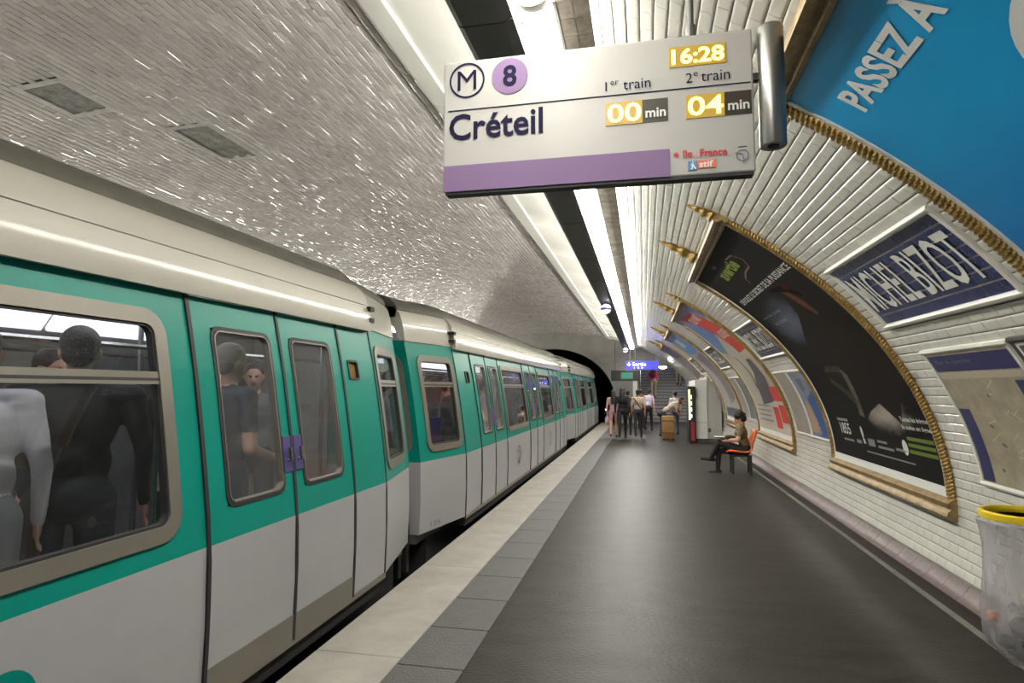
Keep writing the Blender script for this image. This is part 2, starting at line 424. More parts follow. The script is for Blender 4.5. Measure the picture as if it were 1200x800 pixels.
def soft(name, c0, c1, gain=1.6):
    m = bpy.data.materials.new(name); m.use_nodes = True; nt = m.node_tree; b = nt.nodes['Principled BSDF']; b.inputs['Roughness'].default_value = .6; b.inputs['Specular IOR Level'].default_value = .12
    N = nt.nodes.new; L = nt.links.new
    tc = N('ShaderNodeTexCoord'); mp = N('ShaderNodeMapping'); mp.inputs['Location'].default_value = (0, -1, -1); mp.inputs['Scale'].default_value = (0, 2, 2); L(tc.outputs['Generated'], mp.inputs[0])
    ln = N('ShaderNodeVectorMath'); ln.operation = 'LENGTH'; L(mp.outputs[0], ln.inputs[0])
    nz = N('ShaderNodeTexNoise'); nz.inputs['Scale'].default_value = 4; nz.inputs['Detail'].default_value = 5; L(tc.outputs['Generated'], nz.inputs['Vector'])
    ad = N('ShaderNodeMath'); ad.operation = 'MULTIPLY_ADD'; ad.inputs[1].default_value = .7; L(nz.outputs['Fac'], ad.inputs[0]); L(ln.outputs['Value'], ad.inputs[2])
    r = N('ShaderNodeMapRange'); r.inputs[1].default_value = 1.12; r.inputs[2].default_value = .45; r.inputs[3].default_value = 0; r.inputs[4].default_value = 1; L(ad.outputs[0], r.inputs[0])
    mx = N('ShaderNodeMix'); mx.data_type = 'RGBA'; mx.inputs[6].default_value = c0; mx.inputs[7].default_value = c1; L(r.outputs[0], mx.inputs[0]); L(mx.outputs[2], b.inputs['Base Color'])
    MATS[name] = m; return m
def billboard(label, y0, y1, sheet_mat, fine):
    yc = (y0 + y1) / 2
    root = thing('billboard', label, 'billboard', vp(SB0, yc))
    sheet(y0 + .05, y1 - .05, SB0 + .06, SB1 - .05, .002, .014).build('poster_sheet', sheet_mat, root, smooth=True)
    for ya_, yb_ in ((y0 + .045, y0 + .095), (y1 - .085, y1 - .045)): sheet(ya_, yb_, SB0 + .09, SB1 - .05, .010, .022).build('paper_margin', M_paper, root)
    sheet(y0 + .06, y1 - .06, SB0 + .085, SB0 + .165, .010, .021).build('paper_margin', M_paper, root)
    for yy in (y0 + .005, y1 - .005):
        fr = rope(yy, SB0 - .06, SB1 + .03, .050, .030 if fine else .06, 3, .010 if fine else .05, 14 if fine else 8).build('side_moulding', M_gold, root, smooth=True)
    sweep_y(SB1, y0 - .05, y1 + .05, TOPP).build('top_moulding', M_gold2, root, smooth=True)
    sweep_y(SB0, y0 - .05, y1 + .05, BOTP).build('bottom_moulding', M_gold2, root, smooth=True)
    # crest ornament in the middle of the top and one over the near corner
    for yy, sc_, h_ in ((yc + .25, 1., .50), (y0 + .02, .62, .27)):
        mb = MB(); rs = []
        for k in range(17):
            t = k / 16; wd = (.115 * (1 - t) ** .8 + .020) * sc_ * (1 + .22 * math.sin(t * 22)); wd = wd if t < .93 else .016
            rs.append([vp(SB1 + .06 + h_ * t, yy + wd * math.cos(q), .035 + wd * .5 * math.sin(q)) for q in [2 * PI * j / 10 for j in range(10)]])
        mb.rings(rs); mb.build('crest', M_gold, root, smooth=True)
    return root

# ---- the blue billboard
mb_ = bpy.data.materials.new('blue_poster_print'); mb_.use_nodes = True
nt = mb_.node_tree; b = nt.nodes['Principled BSDF']; b.inputs['Roughness'].default_value = .28
tc = nt.nodes.new('ShaderNodeTexCoord'); sp = nt.nodes.new('ShaderNodeSeparateXYZ'); nt.links.new(tc.outputs['Generated'], sp.inputs[0])
nz = nt.nodes.new('ShaderNodeTexNoise'); nz.inputs['Scale'].default_value = 3; nt.links.new(tc.outputs['Generated'], nz.inputs['Vector'])
ad = nt.nodes.new('ShaderNodeMath'); ad.operation = 'MULTIPLY_ADD'; ad.inputs[1].default_value = .25; nt.links.new(nz.outputs['Fac'], ad.inputs[0]); nt.links.new(sp.outputs['Z'], ad.inputs[2])
cr = nt.nodes.new('ShaderNodeValToRGB'); nt.links.new(ad.outputs[0], cr.inputs[0])
cr.color_ramp.elements[0].position = .45; cr.color_ramp.elements[0].color = sr(38, 70, 142)
cr.color_ramp.elements[1].position = 1.05; cr.color_ramp.elements[1].color = sr(18, 152, 212)
e = cr.color_ramp.elements.new(.8); e.color = sr(22, 116, 184)
nt.links.new(cr.outputs[0], b.inputs['Base Color'])
R_ = billboard('gilt framed billboard with bright blue poster and white capital letters', *YBLUE, mb_, True)
wtext('PASSEZ À L', 3.11, 3.535, .96, .190, .017, M_paper, R_, .03)
poly(blob(1.90, 3.15, .46, .30, 40), .0165).build('white_shape', M_paper, R_)

# ---- the black billboard
M_bk = cm('black_poster_print', 20, 19, 18, .6, spec=.12)
R_ = billboard('gilt framed black poster with a dark coated figure beside the orange seats', *YBLK, M_bk, True)
P = lambda pts, m, n=.0165, nm='print': poly(pts, n).build(nm, m, R_, smooth=True)
BK = sr(20, 19, 18)
P(blob(7.55, 2.72, 1.18, .52, 28), soft('storm_sky_print', BK, sr(84, 90, 106)))
P(blob(6.75, 1.50, .84, .30, 28), soft('pale_ground_print', BK, sr(150, 142, 132)))
P([(6.95, 3.02), (6.4, 2.78), (6.0, 2.4), (5.84, 2.0), (5.84, 1.78), (6.2, 1.62), (6.4, 1.40), (6.75, 1.60), (7.1, 1.50), (7.35, 1.38), (7.5, 1.7), (7.9, 1.9), (8.0, 2.2), (7.6, 2.5), (7.1, 2.75)], cm('coat_print', 27, 22, 19, .6, spec=.12), .0175, 'figure_print')
P([(6.82, 3.05), (6.64, 3.0), (6.54, 2.86), (6.5, 2.68), (6.58, 2.66), (6.70, 2.82)], cm('face_print', 98, 60, 46, .6, spec=.1), .0185, 'face_print')
P([(7.05, 3.16), (6.6, 3.12), (6.4, 2.95), (6.42, 2.90), (6.66, 3.03), (7.05, 3.10)], cm('hat_print', 18, 15, 15, .7, spec=.08), .0190, 'hat_print')
P([(6.65, 3.14), (6.52, 3.10), (6.52, 3.03), (6.62, 3.05)], cm('plume_print', 90, 28, 32, .7, spec=.08), .0195)
P([(7.35, 2.02), (7.22, 1.93), (7.36, 1.42), (7.48, 1.45)], cm('sleeve_print', 96, 88, 78, .6, var=.5, spec=.1), .0185)
P([(7.95, 1.98), (7.75, 2.06), (7.3, 2.04), (7.35, 1.96), (7.7, 1.98)], cm('glint_print', 66, 58, 50, .6, var=.5, spec=.1), .0185)
P([(7.95, 1.85), (7.9, 1.9), (7.45, 1.72), (7.3, 1.55), (7.4, 1.54)], MATS['glint_print'], .0185)
M_lime = cm('lime_print', 128, 150, 40, .4); M_wp = cm('white_print', 205, 205, 200, .4); M_gp = cm('grey_print', 120, 120, 118, .4)
wtext('DÉVOILEZ LE SECRET DE SA PUISSANCE', 8.52, 3.19, 2.62, .105, .0185, M_wp, R_, .02)
wtext('avertie', 7.86, 3.55, .98, .17, .0175, M_lime, R_, .03)
tube_pts = [(7.0, 3.72), (6.72, 3.7), (6.6, 3.58), (6.72, 3.48), (7.0, 3.47), (7.25, 3.42), (7.32, 3.34)]
mb = MB()
for (a, b_), (c, d) in zip(tube_pts[:-1], tube_pts[1:]):
    mb.add([vp(b_ - .012, a, .0175), vp(d - .012, c, .0175), vp(d + .012, c, .0175), vp(b_ + .012, a, .0175)], [(0, 1, 2, 3)])
mb.build('flourish_print', cm('maroon_print', 110, 70, 66, .4), R_)
wtext('THE', 7.75, 3.76, .22, .04, .0175, M_gp, R_); wtext('DU 4 AU 22 MAI', 8.42, 2.88, .95, .035, .0195, M_gp, R_); wtext('AU CINÉMA', 8.2, 2.74, .62, .055, .0195, M_gp, R_)
wtext('1855', 8.38, 1.18, .36, .14, .0175, M_wp, R_, .02)
mb = MB()
for a, b_, c, d in ((8.42, 8.02, 1.34, 1.375), (8.34, 7.98, 1.10, 1.125), (7.88, 7.72, 1.10, 1.14), (7.50, 7.30, 1.10, 1.18), (7.22, 6.80, 1.10, 1.125), (7.22, 6.95, 1.16, 1.185), (6.74, 6.5, 1.12, 1.145), (7.6, 6.35, 1.02, 1.035)):
    poly([(a, c), (b_, c), (b_, d), (a, d)], .0175, mb)
mb.build('small_print', M_gp, R_, kind='stuff')
for q in (blob(7.63, 1.24, .035, .07), [(7.66, 1.17), (7.6, 1.17), (7.58, 1.11), (7.64, 1.11)], blob(6.5, 1.17, .06, .075)): poly(q, .0175).build('emblem_print', M_wp, R_)
wtext('Toutes les énigmes', 6.40, 1.42, .60, .06, .0185, M_wp, R_, .02); wtext('la suite en ligne', 6.42, 1.345, .60, .055, .0185, M_wp, R_, .02)
mb = MB()
for k in range(3): poly([(6.40 + .01 * k, 1.285 - k * .062), (5.85, 1.285 - k * .062), (5.85, 1.25 - k * .062), (6.40 + .01 * k, 1.25 - k * .062)], .0175, mb)
mb.build('lime_lines', cm('lime_dark_print', 92, 112, 30, .4), R_)

# ---- the pale billboard with red blocks
R_ = billboard('gilt framed pale poster with red blocks above the seated reader', *YRED, cm('beige_poster_print', 186, 178, 166, .35, var=.12, vscale=3), False)
y0, y1 = YRED
P([(y1 - .1, 3.88), (y0 + .1, 3.88), (y0 + .1, 3.55), (12.6, 3.1), (13.4, 2.62), (y1 - .1, 2.75)], cm('poster_blue_print', 104, 134, 184, .35, var=.25, vscale=2))
P([(y1 - .5, 3.84), (12.0, 3.78), (y0 + .15, 3.2), (y0 + .12, 2.62), (12.1, 2.58), (12.4, 3.1), (12.9, 3.5)], M_red, .0175)
wtext('TU VAS', 13.0, 3.50, 1.1, .2, .0185, M_wp, R_, .02); wtext('ADORER', 12.2, 2.95, .95, .2, .0185, M_wp, R_, .02)
P([(12.1, 2.42), (11.7, 2.4), (11.6, 2.0), (12.0, 1.5), (13.1, 1.42), (12.9, 1.85), (12.4, 2.1)], cm('grey_print_2', 84, 78, 88, .35, var=.3, vscale=3), .0175)
P([(13.0, 2.5), (12.9, 2.55), (12.7, 2.1), (12.95, 1.75), (13.05, 1.8), (12.85, 2.1)], MATS['grey_print_2'], .0175)
for q in ([(12.0, 1.80), (11.2, 1.80), (11.2, 1.52), (12.0, 1.52)], [(12.3, 1.40), (11.85, 1.40), (11.85, 1.0), (12.3, 1.0)], [(11.75, 1.45), (11.17, 1.45), (11.17, 1.12), (11.75, 1.12)]): poly(q, .0175).build('red_block', M_red, R_)
mb = MB()
for k in range(4): poly([(13.9, 1.42 - k * .1), (12.6, 1.42 - k * .1), (12.6, 1.39 - k * .1), (13.9, 1.39 - k * .1)], .0175, mb)
mb.build('small_print', M_gp, R_, kind='stuff')
# ---- third and fourth billboards
R_ = billboard('gilt framed poster with sky blue top between tiled station names', *YP3, cm('greige_poster_print', 168, 162, 158, .35, var=.15, vscale=2), False)
P([(19.45, 3.86), (16.5, 3.86), (16.5, 3.25), (17.6, 3.0), (19.45, 3.1)], cm('sky_poster_print', 88, 138, 190, .35, var=.2, vscale=2))
P([(18.7, 3.7), (18.0, 3.7), (18.0, 3.35), (18.7, 3.35)], M_wp, .0175)
P([(18.8, 2.9), (17.2, 3.0), (16.8, 2.2), (16.9, 1.5), (18.0, 1.3), (18.2, 2.2)], cm('mauve_print', 120, 108, 128, .35, var=.4, vscale=2), .0175)
P([(19.3, 1.2), (16.6, 1.2), (16.6, .95), (19.3, .95)], cm('slate_print', 74, 84, 104, .4), .0175)
R_ = billboard('farthest gilt framed poster with violet grey print above the white kiosk', *YP4, cm('violet_poster_print', 126, 122, 140, .35, var=.35, vscale=2), False)
P([(24.7, 3.8), (22.0, 3.8), (22.0, 3.2), (24.7, 3.3)], cm('night_print', 62, 66, 96, .4, var=.3), .0165)
P([(24.2, 2.8), (22.4, 2.8), (22.4, 2.3), (24.2, 2.3)], M_gp, .0165)

# ---- station name panels of enamelled tiles
def nameplate(y0, y1, label, big):
    root = thing('station_name_panel', label, 'sign', vp(2.33, (y0 + y1) / 2), 'station name panels of blue tiles')
    s0, s1 = 2.36, 2.955; nc, nr = 13, 7
    sheet(y0 + .02, y1 - .02, s0, s1, .0, .004).build('tile_bed', M_joint, root)
    lw, lh = (y1 - y0 - .05) / nc, (s1 - s0) / nr
    me = None
    for i in range(nr):
        for j in range(nc):
            if me is None:
                q = MB(); q.add(tile_verts(lw, lh, .006, .004), TF); me = q.mesh('tile'); me.materials.append(M_navy)
            o = bpy.data.objects.new('tile', me); reg(o, root)
            M = tile_matrix(s0 + (i + .5) * lh, y0 + .025 + (j + .5) * lw, .004)
            o.matrix_basis = M; o.matrix_parent_inverse = WM[root.name].inverted()
    for s in (s0 - .02, s1 + .015): sweep_y(s, y0 - .02, y1 + .02, [(-.022, 0), (-.02, .02), (-.008, .03), (.01, .03), (.022, .018), (.024, 0)]).build('border', M_white, root, smooth=True)
    for yy in (y0, y1): sweep_s(yy, s0 - .03, s1 + .03, [(-.022, 0), (-.018, .022), (0, .028), (.018, .022), (.022, 0)]).build('border', M_white, root, smooth=True)
    wtext('MICHEL BIZOT', y1 - .09, s0 + .12, y1 - y0 - .19, .36, .0125, M_white, root, .012)
nameplate(*PLATES[0], 'navy tiled station name panel in large white capitals above the wall map', True)
nameplate(*PLATES[1], 'navy station name panel between the black and the red-blocked billboards', False)
nameplate(*PLATES[2], 'third station name panel from the camera, behind the seated reader', False)
nameplate(*PLATES[3], 'small farthest station name panel near the white kiosk', False)
# ---- maps and notices below the names
def notice(label, y0, y1, s0, s1, base, frame=M_white, cat='notice'):
    root = thing('notice_board', label, cat, vp(s0, (y0 + y1) / 2))
    sheet(y0, y1, s0, s1, .002, .016).build('sheet', base, root, smooth=True)
    for s in (s0, s1): sweep_y(s, y0 - .02, y1 + .02, [(-.02, 0), (-.018, .022), (0, .03), (.018, .022), (.02, 0)]).build('frame_strip', frame, root, smooth=True)
    for yy in (y0, y1): sweep_s(yy, s0, s1, [(-.016, 0), (-.013, .022), (.013, .022), (.016, 0)]).build('frame_strip', frame, root, smooth=True)
    return root
M_map = cm('map_print', 158, 148, 128, .4, var=.3, vscale=7)
M_mapblue = cm('map_blue_print', 44, 46, 92, .4)
R_ = notice('local area map with blue title band below the station name', 4.10, 5.20, 1.03, 2.07, M_map, cat='map')
P([(5.17, 2.03), (4.13, 2.03), (4.13, 1.90), (5.17, 1.90)], M_mapblue, .0175); wtext('Plan du quartier', 5.1, 1.95, .5, .045, .019, M_gp, R_)
P([(5.17, 1.89), (4.13, 1.89), (4.13, 1.84), (5.17, 1.84)], cm('map_band_print', 176, 166, 148, .4), .0175)
P([(5.17, 1.60), (5.02, 1.60), (5.02, 1.06), (5.17, 1.06)], M_mapblue, .0175, 'index_column'); P([(4.27, 1.82), (4.13, 1.82), (4.13, 1.2), (4.27, 1.2)], M_mapblue, .0175, 'index_column')
mb = MB()
for k in range(16):
    a = random.uniform(4.32, 4.95); c = random.uniform(1.1, 1.78); d = random.uniform(-.35, .35); l_ = random.uniform(.08, .3)
    poly([(a, c), (a, c + .006), (a - l_ * .5, c + .006 + d * l_), (a - l_ * .5, c + d * l_)], .0175, mb)
mb.build('street_lines', cm('street_print', 196, 188, 170, .4), R_, kind='stuff')
mb = MB()
for k in range(6): poly(blob(random.uniform(4.3, 4.95), random.uniform(1.1, 1.75), random.uniform(.015, .04), .012, 10, .4), .0178, mb)
mb.build('map_marks', cm('map_dark_print', 84, 76, 64, .4), R_, kind='stuff')
R_ = notice('small white notice at the right edge beside the area map', 3.54, 4.04, 1.72, 2.08, M_paper, M_dark)
P([(4.0, 2.04), (3.58, 2.04), (3.58, 1.98), (4.0, 1.98)], M_dark, .0175)
R_ = notice('pale grey notice board behind the black billboard', 9.92, 10.80, 1.02, 2.05, cm('greige_notice_print', 150, 143, 132, .4, var=.15, vscale=3))
R_ = notice('blue and beige poster just behind the black billboard', 8.98, 9.86, 1.02, 2.05, cm('dusty_blue_print', 120, 128, 150, .4, var=.3, vscale=3))
P([(9.5, 1.6), (9.02, 1.75), (9.02, 1.05), (9.35, 1.05)], cm('strong_blue_print', 44, 82, 140, .4), .0175); P([(9.8, 1.5), (9.55, 1.6), (9.3, 1.1), (9.8, 1.1)], cm('sand_print', 160, 132, 110, .4), .0175)
P([(9.6, 1.92), (9.3, 1.92), (9.4, 1.72), (9.55, 1.72)], MATS['slate_print'], .0175)
R_ = notice('grey notice board directly behind the head of the seated reader', 15.3, 16.15, 1.02, 2.05, MATS['greige_notice_print'])
R_ = notice('blue grey notice board beside the pale red-blocked billboard', 14.40, 15.22, 1.02, 2.05, cm('slate_notice_print', 112, 118, 130, .4, var=.3, vscale=3))
R_ = notice('dim notice board close to the white kiosk', 19.8, 21.4, 1.02, 2.05, cm('dim_notice_print', 128, 124, 122, .4, var=.25, vscale=2))

# ------------------------------------------------------------------ light rail
ORD = ['first', 'second', 'third', 'fourth', 'fifth', 'sixth', 'seventh', 'eighth', 'ninth', 'tenth', 'eleventh', 'twelfth', 'thirteenth', 'fourteenth', 'fifteenth', 'sixteenth', 'seventeenth']
def lamp(y0, y1, label, mir, group):
    X = lambda x: (2 * CX - x) if mir else x
    root = thing('ceiling_light', label, 'ceiling light', (X(-.7), (y0 + y1) / 2, 3.66), group)
    a, b_ = y0 + .008, y1 - .008
    pr = [(-.905, 3.56), (-.885, 3.525), (-.86, 3.515), (-.66, 3.515), (-.605, 3.535), (-.60, 3.60), (-.62, 3.615), (-.88, 3.615)]
    mb = MB(); mb.rings([[(X(x), yy, z) for x, z in pr] for yy in (a, b_)]); mb.build('housing', M_dark, root)
    mb = MB(); cxx, cz = -.505, 3.615
    mb.rings([[(X(cxx + .080 * math.cos(t)), yy, cz + .055 * math.sin(t)) for t in [2 * PI * k / 12 for k in range(12)]] for yy in (y0 + .035, y1 - .035)])
    mb.build('lamp_cover', M_tube, root, smooth=True)
    for yy in (y0 + .012, y1 - .036):
        mb = MB(); mb.rings([[(X(cxx + .076 * math.cos(t)), q, cz + .052 * math.sin(t)) for t in [2 * PI * k / 12 for k in range(12)]] for q in (yy, yy + .024)])
        mb.build('end_cap', M_white, root)
    mb = MB(); mb.rings([[(X(x), yy, z) for x, z in ((-.412, 3.592), (-.395, 3.592), (-.395, 3.60), (-.232, 3.60), (-.232, 3.612), (-.412, 3.612))] for yy in (a, b_)]); tr_ = mb.build('tray', M_rim, root)
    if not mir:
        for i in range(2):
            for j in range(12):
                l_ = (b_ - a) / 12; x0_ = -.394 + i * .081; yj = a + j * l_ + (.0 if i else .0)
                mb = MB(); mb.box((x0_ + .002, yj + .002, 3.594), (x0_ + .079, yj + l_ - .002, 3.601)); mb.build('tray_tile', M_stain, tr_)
    for yy in (y0 + .3, y1 - .3):
        mb = MB(); mb.box((X(-.70) - .012, yy - .012, 3.61), (X(-.70) + .012, yy + .012, 4.0 if not mir else 4.0)); mb.build('hanger', M_dark, root)
        mb = MB(); q = sorted((X(-.62), X(-.39))); mb.box((q[0], yy - .012, 3.675), (q[1], yy + .012, 3.688)); mb.build('bracket', M_dark, root)
k = 0; y = -.95
while y + 1.9 < 30.9:
    if k == 0: lb = 'ceiling light in the long rail overhead, just behind the camera'
    elif k == 1: lb = 'nearest ceiling light of the long rail, partly above the frame'
    elif k == 2: lb = 'long ceiling light of the rail behind the departure sign'
    else: lb = 'ceiling light of the long rail, %s one beyond the departure sign' % ORD[k - 3]
    lamp(y, y + 1.9, lb, False, 'lights of the rail over the platform'); y += 1.9; k += 1
y = -.9; k = 0
while y + 3.9 < 31:
    k += 1
    lamp(y, y + 3.9, '%s fluorescent light from the camera over the opposite platform' % ORD[k - 1], True, 'lights over the opposite platform'); y += 3.95
def globe(yy, r, label):
    root = thing('round_lamp', label, 'lamp', (-.75, yy, 3.515))
    c = (-.75, yy, 3.47 - r)
    MB().tube([(c[0], yy, 3.515), (c[0], yy, c[2] + r * .9)], .015, 8).build('stem', M_dark, root)
    mb = MB(); mb.lathe(c, [(r * math.sin(t) + .001, r * math.cos(t)) for t in np.linspace(0, PI, 12)], 20); mb.build('globe', mat('round_lamp_glass', (.8, .8, .85, 1), .3, emit=(.86, .84, 1, 1), estr=1.1), root, smooth=True)
    mb = MB(); mb.lathe(c, [(r * .95, -.028), (r * 1.06, -.026), (r * 1.06, .022), (r * .95, .024)], 20); mb.build('band', cm('lamp_band', 40, 40, 110, .4), root, smooth=True)
globe(12.9, .105, 'round white lamp with blue band under the light rail, nearer one')
globe(26.9, .11, 'round white lamp with blue band under the light rail, farther one')

# ------------------------------------------------------------------ the train
CARX = -3.40
_pz = [-.2, .13, .5, .9, 1.15, 1.45, 1.85, 2.22, 2.6]; _px = [-2.20, -2.182, -2.170, -2.176, -2.203, -2.245, -2.308, -2.385, -2.47]
def prof(z): return float(np.interp(z, _pz, _px))
class Car:
    def __init__(s, m0, m1, t0, t1, left=False): s.m0, s.m1, s.t0, s.t1 = m0, m1, t0, t1
    def tap(s, y):
        if y > s.m1 and s.t1: return .21 * (y - s.m1) / s.t1
        if y < s.m0 and s.t0: return .21 * (s.m0 - y) / s.t0
        return 0.
    def P(s, y, z, off=0., left=False):
        x = prof(z) + off - s.tap(y)
        return (2 * CARX - x, y, z) if left else (x, y, z)
ZL = [.13, .3, .5, .7, .9, 1.0, 1.2, 1.4, 1.6, 1.8, 2.0, 2.22]
def cpanel(car, y0, y1, holes=(), left=False, z0=.13, z1=2.24, off=0., two=True, inner=False):
    mb = MB(); zs = sorted(set([z for z in ZL if z0 < z < z1] + [z0, z1] + [h[2] for h in holes] + [h[3] for h in holes]))
    ys = sorted(set([y0, y1] + [h[0] for h in holes] + [h[1] for h in holes]))
    for a, b in zip(ys[:-1], ys[1:]):
        for c, d in zip(zs[:-1], zs[1:]):
            if any(h[0] <= a + 1e-6 and b <= h[1] + 1e-6 and h[2] <= c + 1e-6 and d <= h[3] + 1e-6 for h in holes): continue
            mb.mat(M_int if inner else M_grey if d <= .9 + 1e-6 and two else M_teal)
            q = [car.P(a, c, off, left), car.P(b, c, off, left), car.P(b, d, off, left), car.P(a, d, off, left)]
            mb.add(q, [(0, 1, 2, 3) if not left else (3, 2, 1, 0)])
    bm = bmesh.new(); me = mb.mesh('x'); bm.from_mesh(me); bmesh.ops.remove_doubles(bm, verts=bm.verts[:], dist=1e-5)
    out = MB(); out.ms = mb.ms
    bm.verts.index_update(); out.v = [tuple(v.co) for v in bm.verts]; out.f = [tuple(v.index for v in f.verts) for f in bm.faces]; out.m = [f.material_index for f in bm.faces]; bm.free(); bpy.data.meshes.remove(me)
    return out
def rrect(y0, y1, z0, z1, r, n=5):
    pts = []
    for cy, cz, a0 in ((y1 - r, z1 - r, 0), (y0 + r, z1 - r, PI / 2), (y0 + r, z0 + r, PI), (y1 - r, z0 + r, 1.5 * PI)):
        for k in range(n + 1):
            a = a0 + PI / 2 * k / n; pts.append((cy + r * math.cos(a), cz + r * math.sin(a)))
    # densify the long sides so the ring follows the curved car side
    out = []
    for (a, b), (c, d) in zip(pts, pts[1:] + pts[:1]):
        k = max(1, int(math.hypot(c - a, d - b) / .2)); out += [(a + (c - a) * i / k, b + (d - b) * i / k) for i in range(k)]
    return out
def wframe(car, y0, y1, z0, z1, wd, ro, m, parent, off=.012, name='window_frame', wb=None):
    ri = max(.02, ro - wd)
    o_ = rrect(y0 - wd, y1 + wd, z0 - (wb or wd), z1 + wd, ro)
    n = len(o_); i_ = []
    for (y, z) in o_:   # inner ring: clamp outer ring to inner rounded rect by projecting
        yy = min(max(y, y0), y1); zz = min(max(z, z0), z1); i_.append((yy, zz))
    # round inner corners
    for k, (y, z) in enumerate(i_):
        cy = min(max(y, y0 + ri), y1 - ri); cz = min(max(z, z0 + ri), z1 - ri)
        oy, oz = o_[k]; dy, dz = oy - cy, oz - cz; l = math.hypot(dy, dz) or 1
        if abs(cy - y) > 1e-6 and abs(cz - z) > 1e-6: i_[k] = (cy + dy / l * ri, cz + dz / l * ri)
    mb = MB(); rs = []
    mb.rings([[car.P(y, z, -.03) for y, z in o_], [car.P(y, z, off) for y, z in o_], [car.P(y, z, off) for y, z in i_], [car.P(y, z, -.03) for y, z in i_]], cap=False)
    return mb.build(name, m, parent, smooth=True)
def pane(car, y0, y1, z0, z1, m, parent, off=-.012):
    mb = MB(); zs = np.linspace(z0, z1, 6)
    rs = [[car.P(y0, z, off), car.P(y1, z, off), car.P(y1, z, off - .006), car.P(y0, z, off - .006)] for z in zs]
    return mb.rings(rs).build('pane', m, parent)
def strip(car, y0, y1, z0, z1, m, parent, name, off=.006, th=.02, n=10):
    zs = np.linspace(z0, z1, n)
    return MB().rings([[car.P(y0, z, off), car.P(y1, z, off), car.P(y1, z, off - th), car.P(y0, z, off - th)] for z in zs]).build(name, m, parent)
def side_window(car, root, y0, y1, sash=True):
    z0, z1 = 1.065, 2.015
    o = wframe(car, y0, y1, z0, z1, .075, .13, M_alu, root, .014)
    pane(car, y0, y1, z0, 1.735, M_glass, o); pane(car, y0, y1, 1.76, z1, M_glass, o)
    for za, zb, mm in ((1.722, 1.738, M_alu), (1.738, 1.752, M_rub), (1.752, 1.782, M_alu)): strip(car, y0 - .005, y1 + .005, za, zb, mm, o, 'sash_bar', .008, .03, 2)
    o = wframe(car, y0 + .012, y1 - .012, z0 + .012, z1 - .012, .013, .06, M_rub, o, .004, 'gasket')
def door(car, root, y0, y1, detail):
    ym = (y0 + y1) / 2
    for a, b, near in ((y0, ym, True), (ym, y1, False)):
        h = (a + .16, b - .115, 1.07, 2.04) if near else (a + .115, b - .16, 1.07, 2.04)
        d = cpanel(car, a + .014, b - .014, [h], off=.004, z1=2.20, z0=.14).build('door', None, root, fixn=False); solid(d, .04)
        wframe(car, h[0] + .012, h[1] - .012, h[2] + .012, h[3] - .012, .022, .07, M_rub, d, .010)
        wframe(car, h[0] + .020, h[1] - .020, h[2] + .020, h[3] - .020, .008, .06, M_alu, d, .013, 'window_trim')
        pane(car, h[0], h[1], h[2], h[3], M_sglass, d)
        q = (b - .105, b - .018) if near else (a + .018, a + .105)
        strip(car, q[0], q[1], 1.18, 1.40, M_pad, d, 'latch_plate', .012, .012, 3)
        if detail:
            c = (q[0] + q[1]) / 2
            MB().tube([car.P(c, 1.25, .01), car.P(c, 1.25, .035), car.P(c, 1.33, .035)], .012, 8).build('latch_handle', M_steel, d)
            strip(car, a + .014, b - .014, .14, .29, M_alu, d, 'kick_plate', .009, .008, 3)
    for yy in (y0, ym, y1): strip(car, yy - .013, yy + .013, .13, 2.21, M_rub, root, 'door_seal', .012, .05)
